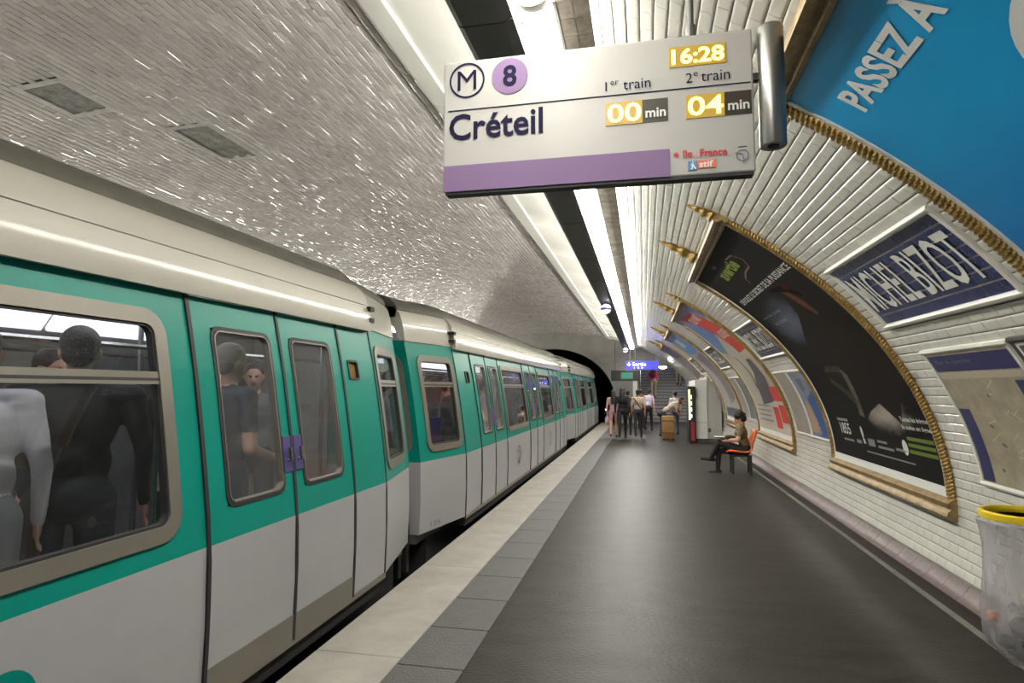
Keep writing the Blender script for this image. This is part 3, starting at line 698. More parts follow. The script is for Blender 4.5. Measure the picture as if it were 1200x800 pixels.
def make_car(label, m0, m1, t0, t1, doors, wins, twins, detail, sm=True):
    car = Car(m0, m1, t0, t1)
    root = thing('metro_car', label, 'train car', (CARX, (m0 + m1) / 2, -1.0))
    e0, e1 = m0 - t0, m1 + t1
    # solid panels between doors
    edges = [m0] + [v for d in doors for v in d] + [m1]
    for i in range(0, len(edges), 2):
        a, b = edges[i], edges[i + 1]
        hs = [(p - .02, q + .02, 1.045, 2.035) for p, q in wins if p > a and q < b]
        sm_ = []
        if not hs and b - a > .35 and (i == 0 or i == len(edges) - 2):
            c = (a + b) / 2 - (.10 if i else -.10) * (1 if i else 1); sm_ = [(c - .085, c + .085, 1.775, 1.93)]
        o = cpanel(car, a, b, hs + sm_).build('side_panel', None, root, fixn=False); solid(o, .05)
        for h in sm_:
            f = wframe(car, h[0] + .012, h[1] - .012, h[2] + .012, h[3] - .012, .016, .03, M_rub, root, .008, 'indicator_frame')
            pane(car, h[0], h[1], h[2], h[3], cm('amber_indicator', 120, 96, 52, .25), f, -.02)
    for d in doors: door(car, root, d[0], d[1], detail)
    for p, q in wins: side_window(car, root, p, q)
    # tapered ends
    for (a, b, on) in ((e0, m0, t0), (m1, e1, t1)):
        if not on: continue
        p, q = (a + .24, b - .14) if a == e0 else (a + .14, b - .24)
        o = cpanel(car, a, b, [(p - .02, q + .02, 1.045, 2.035)]).build('tapered_side', None, root, fixn=False); solid(o, .05)
        side_window(car, root, p, q)
        o = cpanel(car, a, b, [(p - .02, q + .02, 1.045, 2.035)], left=True, inner=True).build('tapered_side', None, root, fixn=False)
        strip(car, (b if a == e0 else a) - .012, (b if a == e0 else a) + .012, .13, 2.22, M_rub, root, 'panel_joint', .006, .03)
        ye = a if a == e0 else b; dy = .02 if a == e0 else -.02
        # end wall with a tall rounded window beside the corner
        mb = MB(); zs = [.13, .5, .9, 1.02, 1.2, 1.4, 1.6, 1.8, 2.06, 2.24]
        xr = [lambda z: car.P(ye, z)[0], lambda z: car.P(ye, z)[0] - .14, lambda z: car.P(ye, z)[0] - .62, lambda z: CARX * 2 - car.P(ye, z)[0]]
        for c, d in zip(zs[:-1], zs[1:]):
            for k in range(3):
                if k == 1 and 1.0 < c and d < 2.1: continue
                mb.mat(M_grey if d <= .9 else M_teal)
                mb.add([(xr[k](c), ye, c), (xr[k + 1](c), ye, c), (xr[k + 1](d), ye, d), (xr[k](d), ye, d)], [(0, 1, 2, 3)])
        o = mb.build('end_wall', None, root)
        MB().box((-4.20, ye + dy * 1.5 - .01, .12), (-3.30, ye + dy * 1.5 + .01, 2.42)).build('end_lining', M_int, root)
        x0_ = car.P(ye, 1.5)[0]
        xc_ = x0_ - .38; yy = ye - dy * 1.0
        of = rrect(-.32, .32, .97, 2.11, .16); inn = [(min(max(u, -.25), .25), min(max(v, 1.04), 2.04)) for u, v in of]
        sh = lambda z: prof(z) - prof(1.5)
        mb = MB(); mb.rings([[(xc_ + u + sh(v), yy, v) for u, v in of], [(xc_ + u + sh(v), yy - dy * .6, v) for u, v in of], [(xc_ + u + sh(v), yy - dy * .6, v) for u, v in inn], [(xc_ + u + sh(v), yy + dy, v) for u, v in inn]], cap=False)
        f = mb.build('end_window_frame', M_alu, root)
        mb = MB(); mb.add([(xc_ - .25 + sh(1.04), ye, 1.04), (xc_ + .25 + sh(1.04), ye, 1.04), (xc_ + .25 + sh(2.04), ye, 2.04), (xc_ - .25 + sh(2.04), ye, 2.04)], [(0, 1, 2, 3)]); mb.build('pane', M_glass, f)
    # cream cornice with overhang over the main length, plain on the tapers
    pr = [(-.035, 2.205), (.05, 2.205), (.052, 2.24), (.030, 2.40), (.028, 2.42)]
    def cx_(d, z, left=False, tp=0.):
        x = -2.385 + d - tp; return 2 * CARX - x if left else x
    lower = [(-2.42, 2.205), (-2.335, 2.200), (-2.330, 2.24), (-2.352, 2.36), (-2.372, 2.425), (-2.44, 2.425)]
    upper = [(-2.45, 2.432), (-2.374, 2.432), (-2.392, 2.50), (-2.43, 2.56), (-2.49, 2.61), (-2.56, 2.60)]
    for left in (False, True):
        for nm, pp in (('cornice_panel', lower), ('cornice_top', upper)):
            mb = MB(); mb.rings([[(2 * CARX - x if left else x, yy, z) for x, z in pp] for yy in (m0 + .02, m1 - .02)]); mb.build(nm, M_cream, root, smooth=True)
        for (a, b, on) in ((e0, m0 + .05, t0), (m1 - .05, e1, t1)):
            if not on: continue
            mb = MB(); pp = [(-2.44, 2.23), (-2.375, 2.23), (-2.40, 2.40), (-2.44, 2.54), (-2.52, 2.62), (-2.62, 2.62)]
            rs = []
            for yy in np.linspace(a, b, 4): rs.append([(2 * CARX - (x - car.tap(yy)) if left else x - car.tap(yy), yy, z) for x, z in pp])
            mb.rings(rs); mb.build('end_cornice', M_cream, root, smooth=True)
    if detail or sm:
        for k in range(2):
            for yy, on in ((m0, t0), (m1, t1)):
                if on: MB().box((-2.42, yy - .05, 2.28 + .1 * k), (-2.33, yy + .03, 2.32 + .1 * k)).build('cornice_hinge', M_rub, root)
    # roof
    half = [(-2.49, 2.605), (-2.52, 2.68), (-2.61, 2.742), (-2.78, 2.80), (-3.0, 2.845), (-3.4, 2.87)]
    full = half + [(2 * CARX - x, z) for x, z in reversed(half[:-1])]
    mb = MB(); ys = [m0 + .02, m0 + .12, m1 - .12, m1 - .02]; rs = []
    if t0: ys = [e0, e0 + .5] + ys
    if t1: ys = ys + [e1 - .5, e1]
    for yy in ys:
        dz = 0. if m0 + .1 < yy < m1 - .1 else -.035
        rs.append([(CARX + (x - CARX) * (1 - car.tap(yy) / 1.0), yy, z + dz * (1 if z > 2.62 else .2)) for x, z in full] + [(2 * CARX + 2.50 + car.tap(yy), yy, 2.5), (-2.50 - car.tap(yy), yy, 2.5)])
    mb.rings(rs); mb.build('roof', M_roof, root, smooth=True)
    # far side, floor, ceiling lining, lamps, underframe
    hs = [(p - .02, q + .02, 1.045, 2.035) for p, q in wins] + [(d[0] + .16, d[1] - .16, 1.07, 2.04) for d in doors]
    o = cpanel(car, m0, m1, hs, left=True, inner=True).build('far_side', None, root, fixn=False); solid(o, .05)
    for h in hs: MB().rings([[car.P(h[0], z, -.02, True), car.P(h[1], z, -.02, True), car.P(h[1], z, -.026, True), car.P(h[0], z, -.026, True)] for z in np.linspace(h[2], h[3], 5)]).build('far_pane', M_fglass, root)
    MB().box((-4.40, e0 + .03, .02), (-2.44, e1 - .03, .12)).build('cabin_floor', M_intfl, root)
    MB().box((-4.13, e0 + .05, 2.42), (-2.67, e1 - .05, 2.46)).build('cabin_ceiling', M_intc, root)
    yv = max(e0 + .3, -1.5)
    while yv + 1.5 < e1 - .1:
        MB().bbox((-2.92, yv, 2.375), (-2.78, yv + 1.45, 2.425), .01).build('cabin_lamp', M_tl, root)
        MB().rings([[(-4.13, yy, 2.42), (-4.36, yy, 2.13), (-4.39, yy, 2.15), (-4.15, yy, 2.44)] for yy in (yv, yv + 1.7)]).build('cove_lamp', M_tlc, root)
        yv += 1.75
    MB().box((-2.36, m0 + .05, .0), (-2.20, m1 - .05, .13)).build('sill_step', M_under, root)
    for a, b in ((e0 + .3, e1 - .3),):
        MB().box((-4.4, a, -.75), (-2.42, b, .02)).build('underframe', M_under, root)
    strip(car, m0, m1, .10, .145, M_alu, root, 'sill_strip', .010, .03, 2)
    for yc in ((m0 + m1) / 2 - (m1 - m0) * .32, (m0 + m1) / 2 + (m1 - m0) * .32):
        for dyy in (-.9, .9):
            mb = MB(); mb.rings([[(xx, yc + dyy + .42 * math.cos(t), -.58 + .42 * math.sin(t)) for t in [2 * PI * k / 20 for k in range(20)]] for xx in (-2.75, -2.62)]); mb.build('wheel', M_under, root)
    # seats on the far side and poles by the doors
    for p, q in wins:
        for ys_ in (p + .1, q - .5):
            mb = MB(); mb.bbox((-4.5, ys_, .50), (-3.75, ys_ + .42, .58), .03); mb.bbox((-4.5, ys_ + .38, .55), (-3.75, ys_ + .46, 1.15), .03); mb.box((-4.4, ys_ + .1, .12), (-3.9, ys_ + .3, .51)); mb.build('seat', M_blue, root)
    for d in doors:
        MB().tube([(-3.4, (d[0] + d[1]) / 2, .12), (-3.4, (d[0] + d[1]) / 2, 2.42)], .018, 8).build('pole', M_steel, root)
        for yy in (d[0] - .03, d[1] + .03): MB().tube([(-2.49, yy, .12), (-2.49, yy, 2.42)], .016, 8).build('pole', M_steel, root)
    for xx in (-2.95, -3.85):
        MB().tube([(xx, max(e0, -1.2) + .3, 1.95), (xx, e1 - .3, 1.95)], .016, 6).build('grab_rail', M_steel, root)
    return car, root
car1, r1 = make_car('nearest teal and white metro car, cut by the left edge', -1.9, 5.02, 0, 1.05, [(-.94, .68), (2.80, 4.42)], [(.86, 2.545)], None, True)
car2, r2 = make_car('middle teal and white metro car with three double doors', 7.45, 17.65, 1.05, 1.05, [(8.20, 9.82), (11.90, 13.5), (15.4, 17.0)], [(10.0, 11.72), (13.68, 15.22)], None, False)
car3, r3 = make_car('farthest metro car, entering the dark tunnel mouth', 20.0, 30.2, 1.05, 1.05, [(20.75, 22.35), (24.45, 26.05), (28.0, 29.6)], [(22.55, 24.25), (26.25, 27.8)], None, False)
# emblems and number on the car sides
def emblem(car, root, yc, zc, r, m, wd):
    mb = MB(); n = 32
    for k in range(n):
        a, b = 2 * PI * k / n, 2 * PI * (k + 1) / n
        mb.add([car.P(yc + q * math.cos(t), zc + q * math.sin(t), .006) for q, t in ((r - wd, a), (r, a), (r, b), (r - wd, b))], [(0, 1, 2, 3)])
    pts = [(-.9 * r, .55 * r), (-.3 * r, .5 * r), (.15 * r, .2 * r), (.1 * r, -.25 * r), (.25 * r, -.6 * r), (.2 * r, -1.3 * r)]
    for (a, b), (c, d) in zip(pts[:-1], pts[1:]):
        q = wd * .5
        mb.add([car.P(yc + u, zc + v, .0065) for u, v in ((a - q * .6, b - q * .6), (a + q * .6, b + q * .6), (c + q * .6, d + q * .6), (c - q * .6, d - q * .6))], [(0, 1, 2, 3)])
    mb.build('emblem', m, root, label='round emblem')
emblem(car1, r1, 1.78, .60, .125, M_teal, .055)
emblem(car2, r2, 10.75, .55, .16, cm('emblem_grey', 84, 84, 84, .4), .03)
emblem(car2, r2, 14.45, .55, .16, MATS['emblem_grey'], .03)
place_text('126', lambda u, v: car2.P(6.62 + u, .17 + v, .004), .22, .055, cm('number_grey', 96, 92, 88, .4), r2, 'number')
for yy, sg in ((6.12, 1), (6.34, -1)): MB().box((-2.62, yy - .03, -.25), (-2.50, yy + .05, .25)).build('buffer', M_under, r1 if sg > 0 else r2)

# ------------------------------------------------------------------ departure sign
SY = 2.60
sg = thing('departure_sign', 'white hanging departure sign with line 8 disc and amber waiting times', 'sign', (-.2, SY + .05, 2.574))
X0, X1, ZB, ZT = -.877, .463, 2.574, 3.195
bevel(MB().box((X0, SY, ZB + .012), (X1, SY + .06, ZT)).build('case', M_signw, sg), .008)
MB().box((X0 + .012, SY + .004, ZB), (X1 - .008, SY + .056, ZB + .013)).build('base_strip', M_rub, sg)
MB().box((X0 + .003, SY - .003, ZB + .013), (.122, SY + .001, 2.706)).build('lilac_band', M_purple, sg)
def st(body, x, z, wd, ht, m=M_ink, wg=0., d=.004, nm='lettering', parent=None): return place_text(body, lambda u, v: (x + u, SY - d, z + v), wd, ht, m, parent or sg, nm, wg)
def disc(x, z, r, m, d, nm, r0=0., n=40):
    mb = MB()
    for k in range(n):
        a, b = 2 * PI * k / n, 2 * PI * (k + 1) / n
        mb.add([(x + q * math.cos(t), SY - d, z + q * math.sin(t)) for q, t in ((r0, a), (r, a), (r, b), (r0, b))], [(0, 1, 2, 3)])
    return mb.build(nm, m, sg)
disc(-.765, 3.100, .083, M_ink, .003, 'ring', .0745)
st('M', -.809, 3.054, .088, .092, wg=0.)
disc(-.566, 3.100, .083, M_purple, .003, 'line_disc'); st('8', -.597, 3.052, .063, .098, wg=.025, d=.005)
MB().box((-.853, SY - .003, 2.9605), (.452, SY, 2.9645)).build('rule', M_ink, sg)
st('Créteil', -.848, 2.822, .432, .122, wg=.018)
st('1', -.142, 2.982, None, .042); st('er', -.120, 3.008, .034, .018); st('train', -.066, 2.982, .115, .043)
st('2', .194, 2.984, .027, .042); st('e', .226, 3.010, .017, .018); st('train', .256, 2.984, .115, .043)
for x0, x1, tx in ((-.142, .119, '00'), (.192, .453, '04')):
    MB().box((x0, SY - .002, 2.829), (x1, SY + .001, 2.930)).build('display_window', M_ledoff, sg)
    MB().box((x0, SY - .004, 2.829), (x0 + .155, SY + .001, 2.930)).build('display_glow', M_ledbg, sg)
    o = st(tx, x0 + .008, 2.838, .142, .082, M_led, .012, .007, 'digits')
    st('min', x0 + .168, 2.849, .084, .040, M_wp, .02, .006)
MB().box((.127, SY - .004, 3.058), (.357, SY + .001, 3.146)).build('clock_window', M_ledbg, sg)
st('16:28', .138, 3.067, .212, .068, M_led, .022, .007, 'digits')
M_lr = cm('logo_red', 170, 50, 56, .4)
st('île', .172, 2.661, .042, .034, M_lr, .02); st('de', .217, 2.661, .026, .024, cm('logo_pink', 200, 150, 150, .4)); st('France', .244, 2.661, .108, .033, M_lr, .03)
mb = MB()
for k in range(8):
    a = PI * k / 4; r_ = .017
    mb.add([(.148 + r_ * math.cos(a), SY - .004, 2.676 + r_ * math.sin(a)), (.148 + .006 * math.cos(a + .5), SY - .004, 2.676 + .006 * math.sin(a + .5)), (.148, SY - .004, 2.676), (.148 + .006 * math.cos(a - .5), SY - .004, 2.676 + .006 * math.sin(a - .5))], [(0, 1, 2, 3)])
mb.build('star_mark', M_lr, sg)
MB().box((.196, SY - .003, 2.606), (.231, SY, 2.646)).build('logo_square', cm('logo_blue', 70, 120, 165, .4), sg)
MB().box((.232, SY - .003, 2.612), (.306, SY, 2.647)).build('logo_bar', cm('logo_orange', 206, 104, 76, .4), sg)
st('stif', .240, 2.616, .056, .027, M_wp, .03, .005)
mb = MB()
for q in ([(.206, 2.609), (.213, 2.609), (.216, 2.622), (.224, 2.61), (.229, 2.612), (.219, 2.628), (.217, 2.635), (.212, 2.635), (.205, 2.628), (.211, 2.626)], [(.212, 2.637), (.217, 2.637), (.217, 2.643), (.212, 2.643)]):
    mb.add([(x, SY - .005, z) for x, z in q], [tuple(range(len(q)))])
mb.build('walker_mark', M_wp, sg)
disc(.412, 2.655, .025, cm('logo_slate', 92, 96, 110, .4), .003, 'round_logo', .0205)
mb = MB()
pp = [(.383, 2.666), (.400, 2.664), (.413, 2.658), (.414, 2.648), (.417, 2.640), (.416, 2.622)]
for (a, b), (c, d) in zip(pp[:-1], pp[1:]): mb.add([(a - .001, SY - .004, b - .002), (c - .002, SY - .004, d - .001), (c + .002, SY - .004, d + .001), (a + .001, SY - .004, b + .002)], [(0, 1, 2, 3)])
mb.build('round_logo_line', MATS['logo_slate'], sg)
MB().box((.395, SY - .003, 2.691), (.43, SY, 2.694)).build('logo_caption', MATS['logo_slate'], sg)
for hx in (.222,):
    MB().tube([(hx, SY + .03, 3.19), (hx, SY + .03, 3.25)], .021, 10).build('hanger_socket', M_dark, sg)
    MB().tube([(hx, SY + .03, 3.23), (hx, SY + .03, 3.9 if hx < 0 else 3.56)], .0125, 8).build('hanger_rod', M_dark, sg)
tb = thing('tubular_loudspeaker', 'grey metal tube fixed upright at the right end of the departure sign', 'loudspeaker', (.54, SY + .03, 2.69))
M_tubeg = mat('satin_grey_metal', (.20, .20, .19, 1), .32, metal=.75)
mb = MB(); mb.lathe((.536, SY + .02, 2.69), [(.030, .002), (.050, 0), (.0525, .006), (.0525, .50), (.050, .507), (.03, .508)], 28); mb.build('tube', M_tubeg, tb, smooth=True)
MB().tube([(.536, SY + .02, 2.688), (.536, SY + .02, 2.692)], .022, 12).build('grille', M_rub, tb)
MB().box((.462, SY + .01, 2.975), (.50, SY + .04, 3.005)).build('bracket', M_rub, tb)

# ------------------------------------------------------------------ bench of orange seats
def seat_unit(y0, lab):
    root = thing('moulded_seat', lab, 'seat', (1.9, y0, 0), 'orange seats along the wall')
    pr = [(1.62, .405), (1.66, .425), (1.80, .41), (1.95, .395), (2.03, .405), (2.09, .45), (2.15, .60), (2.215, .80), (2.235, .88)]
    mb = MB(); w2 = .22; rs = []
    n = 7
    for i, (x, z) in enumerate(pr):
        row = []
        for k in range(n):
            t = -1 + 2 * k / (n - 1); lift = .035 * t * t
            dx = -.02 * t * t if i > 5 else 0
            ww = w2 * (.9 if i in (0, len(pr) - 1) else 1)
            row.append((x + dx - (lift if i > 5 else 0), y0 + t * ww, z + (lift if i <= 5 else 0)))
        rs.append(row)
    for i in range(len(rs) - 1):
        for k in range(n - 1): mb.add([rs[i][k], rs[i][k + 1], rs[i + 1][k + 1], rs[i + 1][k]], [(0, 1, 2, 3)])
    bm = bmesh.new(); me = mb.mesh('x'); bm.from_mesh(me); bmesh.ops.remove_doubles(bm, verts=bm.verts[:], dist=1e-4); out = MB().bm(bm)
    o = out.build('shell', M_orange, root, smooth=True); solid(o, .034, -1)
    for xx in (1.72, 2.06):
        for yy in (y0 - .15, y0 + .15): MB().box((xx - .022, yy - .022, 0), (xx + .022, yy + .022, .385)).build('leg', M_green, root)
    MB().box((1.70, y0 - .17, .345), (2.08, y0 - .13, .385)).build('rail', M_green, root); MB().box((1.70, y0 + .13, .345), (2.08, y0 + .17, .385)).build('rail', M_green, root)
seat_unit(13.25, 'orange moulded seat with dark legs, under the reader')

# ------------------------------------------------------------------ hanging litter bag
bx, by = 2.135, 4.12
rg = thing('bag_ring', 'yellow plastic ring holding the clear litter bag by the wall', 'ring', (bx, by, .95))
mb = MB(); mb.lathe((bx, by, .958), [(.205, 0), (.225, 0), (.228, .012), (.228, .034), (.222, .04), (.205, .04), (.200, .03), (.200, .01), (.205, 0)], 40); mb.build('ring', M_yellow, rg, smooth=True)
MB().box((bx + .2, by - .03, .955), (2.425, by + .03, .995)).build('wall_bracket', M_dark, rg)
m = bpy.data.materials.new('clear_plastic_bag'); m.use_nodes = True; nt = m.node_tree; nt.nodes.clear()
o_ = nt.nodes.new('ShaderNodeOutputMaterial'); t_ = nt.nodes.new('ShaderNodeBsdfTransparent'); t_.inputs[0].default_value = (.86, .85, .86, 1)
d_ = nt.nodes.new('ShaderNodeBsdfPrincipled'); d_.inputs['Base Color'].default_value = (.55, .53, .54, 1); d_.inputs['Roughness'].default_value = .25
x_ = nt.nodes.new('ShaderNodeMixShader'); nz = nt.nodes.new('ShaderNodeTexNoise'); nz.inputs['Scale'].default_value = 5; tc = nt.nodes.new('ShaderNodeTexCoord'); mp = nt.nodes.new('ShaderNodeMapping'); mp.inputs['Scale'].default_value = (2, 2, .7)
nt.links.new(tc.outputs['Object'], mp.inputs[0]); nt.links.new(mp.outputs[0], nz.inputs[0])
rr = nt.nodes.new('ShaderNodeMapRange'); rr.inputs[1].default_value = .35; rr.inputs[2].default_value = .7; rr.inputs[3].default_value = .30; rr.inputs[4].default_value = .48
nt.links.new(nz.outputs['Fac'], rr.inputs[0]); nt.links.new(rr.outputs[0], x_.inputs[0]); nt.links.new(t_.outputs[0], x_.inputs[1]); nt.links.new(d_.outputs[0], x_.inputs[2]); nt.links.new(x_.outputs[0], o_.inputs[0])
mb = MB(); rs = []; n = 48
for (r, z) in ((.214, .966), (.222, .954), (.240, .94), (.226, .90), (.215, .80), (.222, .6), (.235, .42), (.232, .30), (.20, .22), (.13, .17), (.03, .155)):
    rs.append([(bx + (r + (.010 * math.sin(9 * t + z * 7) + .006 * math.sin(17 * t - z * 12)) * (1 if z < .95 else .3)) * math.cos(t), by + (r + .009 * math.sin(11 * t + z * 5)) * math.sin(t), z + .012 * math.sin(5 * t) * (1 if z < .3 else 0)) for t in [2 * PI * k / n for k in range(n)]])
for a, b_ in zip(rs[:-1], rs[1:]):
    for k in range(n): mb.add([a[k], a[(k + 1) % n], b_[(k + 1) % n], b_[k]], [(0, 1, 2, 3)])
bm = bmesh.new(); me = mb.mesh('x'); bm.from_mesh(me); bmesh.ops.remove_doubles(bm, verts=bm.verts[:], dist=1e-5)
MB().bm(bm).build('litter_bag', m, None, smooth=True, label='clear plastic litter bag hanging from the yellow ring', cat='bag')
def crumple(name, c, r, m, label, seed, sq=(1, 1, 1)):
    random.seed(seed); bm = bmesh.new(); bmesh.ops.create_icosphere(bm, subdivisions=2, radius=1)
    for v in bm.verts:
        k = random.uniform(.72, 1.05); v.co = Vector((v.co.x * k * r * sq[0], v.co.y * k * r * sq[1], v.co.z * k * r * sq[2])) + Vector(c)
    return MB().bm(bm).build(name, m, None, label=label, cat='litter')
crumple('crumpled_newspaper', (bx - .05, by - .05, .40), .13, cm('newsprint', 150, 145, 140, .8, var=.5, vscale=30), 'crumpled newspaper inside the litter bag', 3, (1, 1, .8))
crumple('drink_bottle', (bx - .06, by + .06, .25), .09, cm('bottle_green', 22, 40, 28, .3), 'dark green rubbish at the bottom of the litter bag', 4, (1.3, .9, .6))
crumple('snack_wrapper', (bx - .15, by + .10, .37), .04, cm('wrapper_orange', 200, 110, 50, .4), 'small orange wrapper inside the litter bag', 5)
crumple('brown_carton', (bx + .06, by + .02, .56), .085, cm('carton_mauve', 118, 92, 98, .7, var=.3), 'mauve carton on top of the rubbish in the litter bag', 6, (1.1, 1, .9))

# ------------------------------------------------------------------ far end of the station
def open_top(x):
    if abs(x - CX) < 3.12: return 1.0 + 2.72 * math.sqrt(max(0, 1 - ((x - CX) / 3.12) ** 2)), -1.15
    if -.28 < x < 2.36: return 2.80, 0
    return None, -1.15 if x < EX + .06 and x > XO else 0
mb = MB(); xs = sorted(set(list(np.arange(-11.4, 2.46, .06)) + [CX - 3.12, CX + 3.12, -.28, 2.36]))
for a, b_ in zip(xs[:-1], xs[1:]):
    mid = (a + b_) / 2; o_, fl = open_top(mid)
    vt = lambda x: Z0 + B * math.sqrt(max(0, 1 - ((x - CX) / A) ** 2)) + .05
    if o_ is None: z0a = z0b = fl - .1
    elif mid < -1: 
        f = lambda x: 1.0 + 2.72 * math.sqrt(max(0, 1 - ((x - CX) / 3.12) ** 2)); z0a, z0b = f(a), f(b_)
    else: z0a = z0b = 2.80
    mb.add([(a, YB, z0a), (b_, YB, z0b), (b_, YB, vt(b_)), (a, YB, vt(a))], [(0, 1, 2, 3)])
bm = bmesh.new(); me = mb.mesh('x'); bm.from_mesh(me); bmesh.ops.remove_doubles(bm, verts=bm.verts[:], dist=1e-4); mb = MB().bm(bm)
o = mb.build('wall_end', mat('grey_tiled_end', (.27, .26, .24, 1), .5, var=.2, vscale=2), kind='structure'); solid(o, .4, 1)
# tunnel tube
mb = MB(); rs = []
for yy in (YB + .1, 62):
    rs.append([(CX + 3.3 * math.cos(t), yy, .9 + 2.95 * math.sin(t)) for t in np.linspace(-.75, PI + .75, 24)])
for k in range(23): mb.add([rs[0][k], rs[0][k + 1], rs[1][k + 1], rs[1][k]], [(0, 1, 2, 3)])
mb.add(list(reversed(rs[1])), [tuple(range(24))]); mb.build('wall_tunnel', M_black, kind='structure')
# stair hall
M_hall = mat('hall_wall', (.40, .40, .38, 1), .45, var=.15, vscale=2)
MB().box((-.42, YB + .3, -.2), (-.28, 43, 6)).build('wall_stairs_left', M_hall, kind='structure')
MB().box((2.36, YB + .3, -.2), (2.5, 43, 6)).build('wall_stairs_right', M_hall, kind='structure')
MB().box((-.42, 42.8, 0), (2.5, 43, 6.2)).build('wall_stairs_back', M_hall, kind='structure')
mb = MB(); mb.rings([[(x, yy, z) for x, z in ((-.42, z0), (2.5, z0), (2.5, z0 + .15), (-.42, z0 + .15))] for yy, z0 in ((YB + .3, 2.85), (33, 2.85), (41, 5.9), (43, 5.9))]); mb.build('ceiling_stairs', M_hall, kind='structure')
stairs = thing('floor_stairs', None, None, kind='structure')
M_step = mat('stair_stone', (.42, .41, .40, 1), .6, var=.15); M_nose = mat('stair_nosing', (.13, .13, .13, 1), .6)
for k in range(20):
    MB().box((-.28, 33 + .31 * k, 0 if k < 3 else .17 * (k - 2)), (2.36, 33 + .31 * (k + 1) + .02, .17 * (k + 1))).build('step', M_step, stairs)
    MB().box((-.28, 33 + .31 * k - .025, .17 * (k + 1) - .035), (2.36, 33 + .31 * k + .03, .17 * (k + 1) + .003)).build('step_nosing', M_nose, stairs)
MB().box((-.28, 33 + 6.2, 2.9), (2.36, 43, 3.42)).build('landing', M_step, stairs)
for hx in (-.18, 2.26): MB().tube([(hx, 33, .95), (hx, 39.2, 4.3)], .025, 8).build('handrail', M_steel, stairs)
def hall_lamp(x, y, z, lab):
    root = thing('hall_lamp', lab, 'lamp', (x, y, z)); mb = MB(); mb.lathe((x, y, z - .14), [(.001, 0), (.12, .012), (.19, .05), (.2, .09), (.16, .12), (.05, .14), (.001, .14)], 20); mb.build('diffuser', mat('hall_lamp_glow', (.9, .9, .9, 1), .4, emit=(.97, .95, 1, 1), estr=34), root, smooth=True)
    mb = MB(); mb.lathe((x, y, z - .02), [(.215, 0), (.215, .02), (.001, .02)], 20); mb.build('base', M_rim, root)
hall_lamp(.95, 32.0, 2.85, 'bright round lamp under the stair hall ceiling, nearer to the exit sign'); hall_lamp(1.55, 34.2, 3.30, 'bright round lamp under the stair hall ceiling, farther right of the exit sign')
hall_lamp(.4, 37.5, 4.55, 'round lamp high over the upper stairs')
MB().bbox((-.52, 30.6, 0), (-.30, 30.95, 2.35), .01).build('trim_5', M_white, kind='structure')
# exit sign and dark display
ex = thing('exit_sign', 'lit blue exit sign with white lettering over the stairs', 'sign', (-.06, 29, 2.58))
M_exb = mat('lit_blue_sign', (.03, .03, .5, 1), .4, emit=(.06, .07, .85, 1), estr=.75); M_exw = mat('lit_white_letters', (.9, .9, .9, 1), .4, emit=(1, 1, 1, 1), estr=1.2)
MB().bbox((-.81, 29, 2.58), (.69, 29.12, 2.98), .01).build('case', M_exb, ex)
place_text('Sortie', lambda u, v: (-.50 + u, 28.99, 2.75 + v), .62, .18, M_exw, ex, 'lettering', .01)
place_text('1 2 3', lambda u, v: (-.42 + u, 28.99, 2.63 + v), .40, .075, M_exw, ex, 'lettering', .03)
mb = MB(); a_ = (-.66, 2.83)
for q in ([(-.015, .09), (-.015, -.08), (.015, -.08), (.015, .09)], [(-.08, 0), (0, -.09), (0, -.05), (-.08, .04)], [(.08, 0), (.08, .04), (0, -.05), (0, -.09)]): mb.add([(a_[0] + u, 28.99, a_[1] + v) for u, v in q], [(0, 1, 2, 3)])
mb.build('arrow', M_exw, ex)
for hx in (-.6, .5): MB().tube([(hx, 29.06, 2.97), (hx, 29.06, 3.75 if hx < 0 else 3.3)], .015, 6).build('hanger_rod', M_dark, ex)
ds = thing('train_display', 'dark hanging display with green lit screen beside the exit sign', 'display', (-.77, 27, 2.04))
MB().bbox((-1.38, 27, 2.04), (-.155, 27.12, 2.49), .012).build('case', M_rub, ds); MB().box((-.95, 26.992, 2.13), (-.45, 27.0, 2.40)).build('screen', mat('green_screen', (.02, .1, .07, 1), .4, emit=(.05, .5, .32, 1), estr=.22), ds)
for hx in (-1.2, -.35): MB().tube([(hx, 27.06, 2.48), (hx, 27.06, 3.7)], .015, 6).build('hanger_rod', M_dark, ds)
sl = thing('signal_lamp', 'small pink signal light inside the tunnel mouth', 'signal', (-1.95, 33, .3))
MB().box((-2.05, 33, .3), (-1.85, 33.1, .75)).build('housing', M_rub, sl)
mb = MB(); mb.lathe((-1.95, 32.98, .60), [(.001, -.05), (.05, -.03), (.06, 0), (.05, .03), (.001, .05)], 12); mb.build('lens', mat('pink_signal', (1, .6, .6, 1), .4, emit=(1, .72, .72, 1), estr=6), sl, smooth=True)
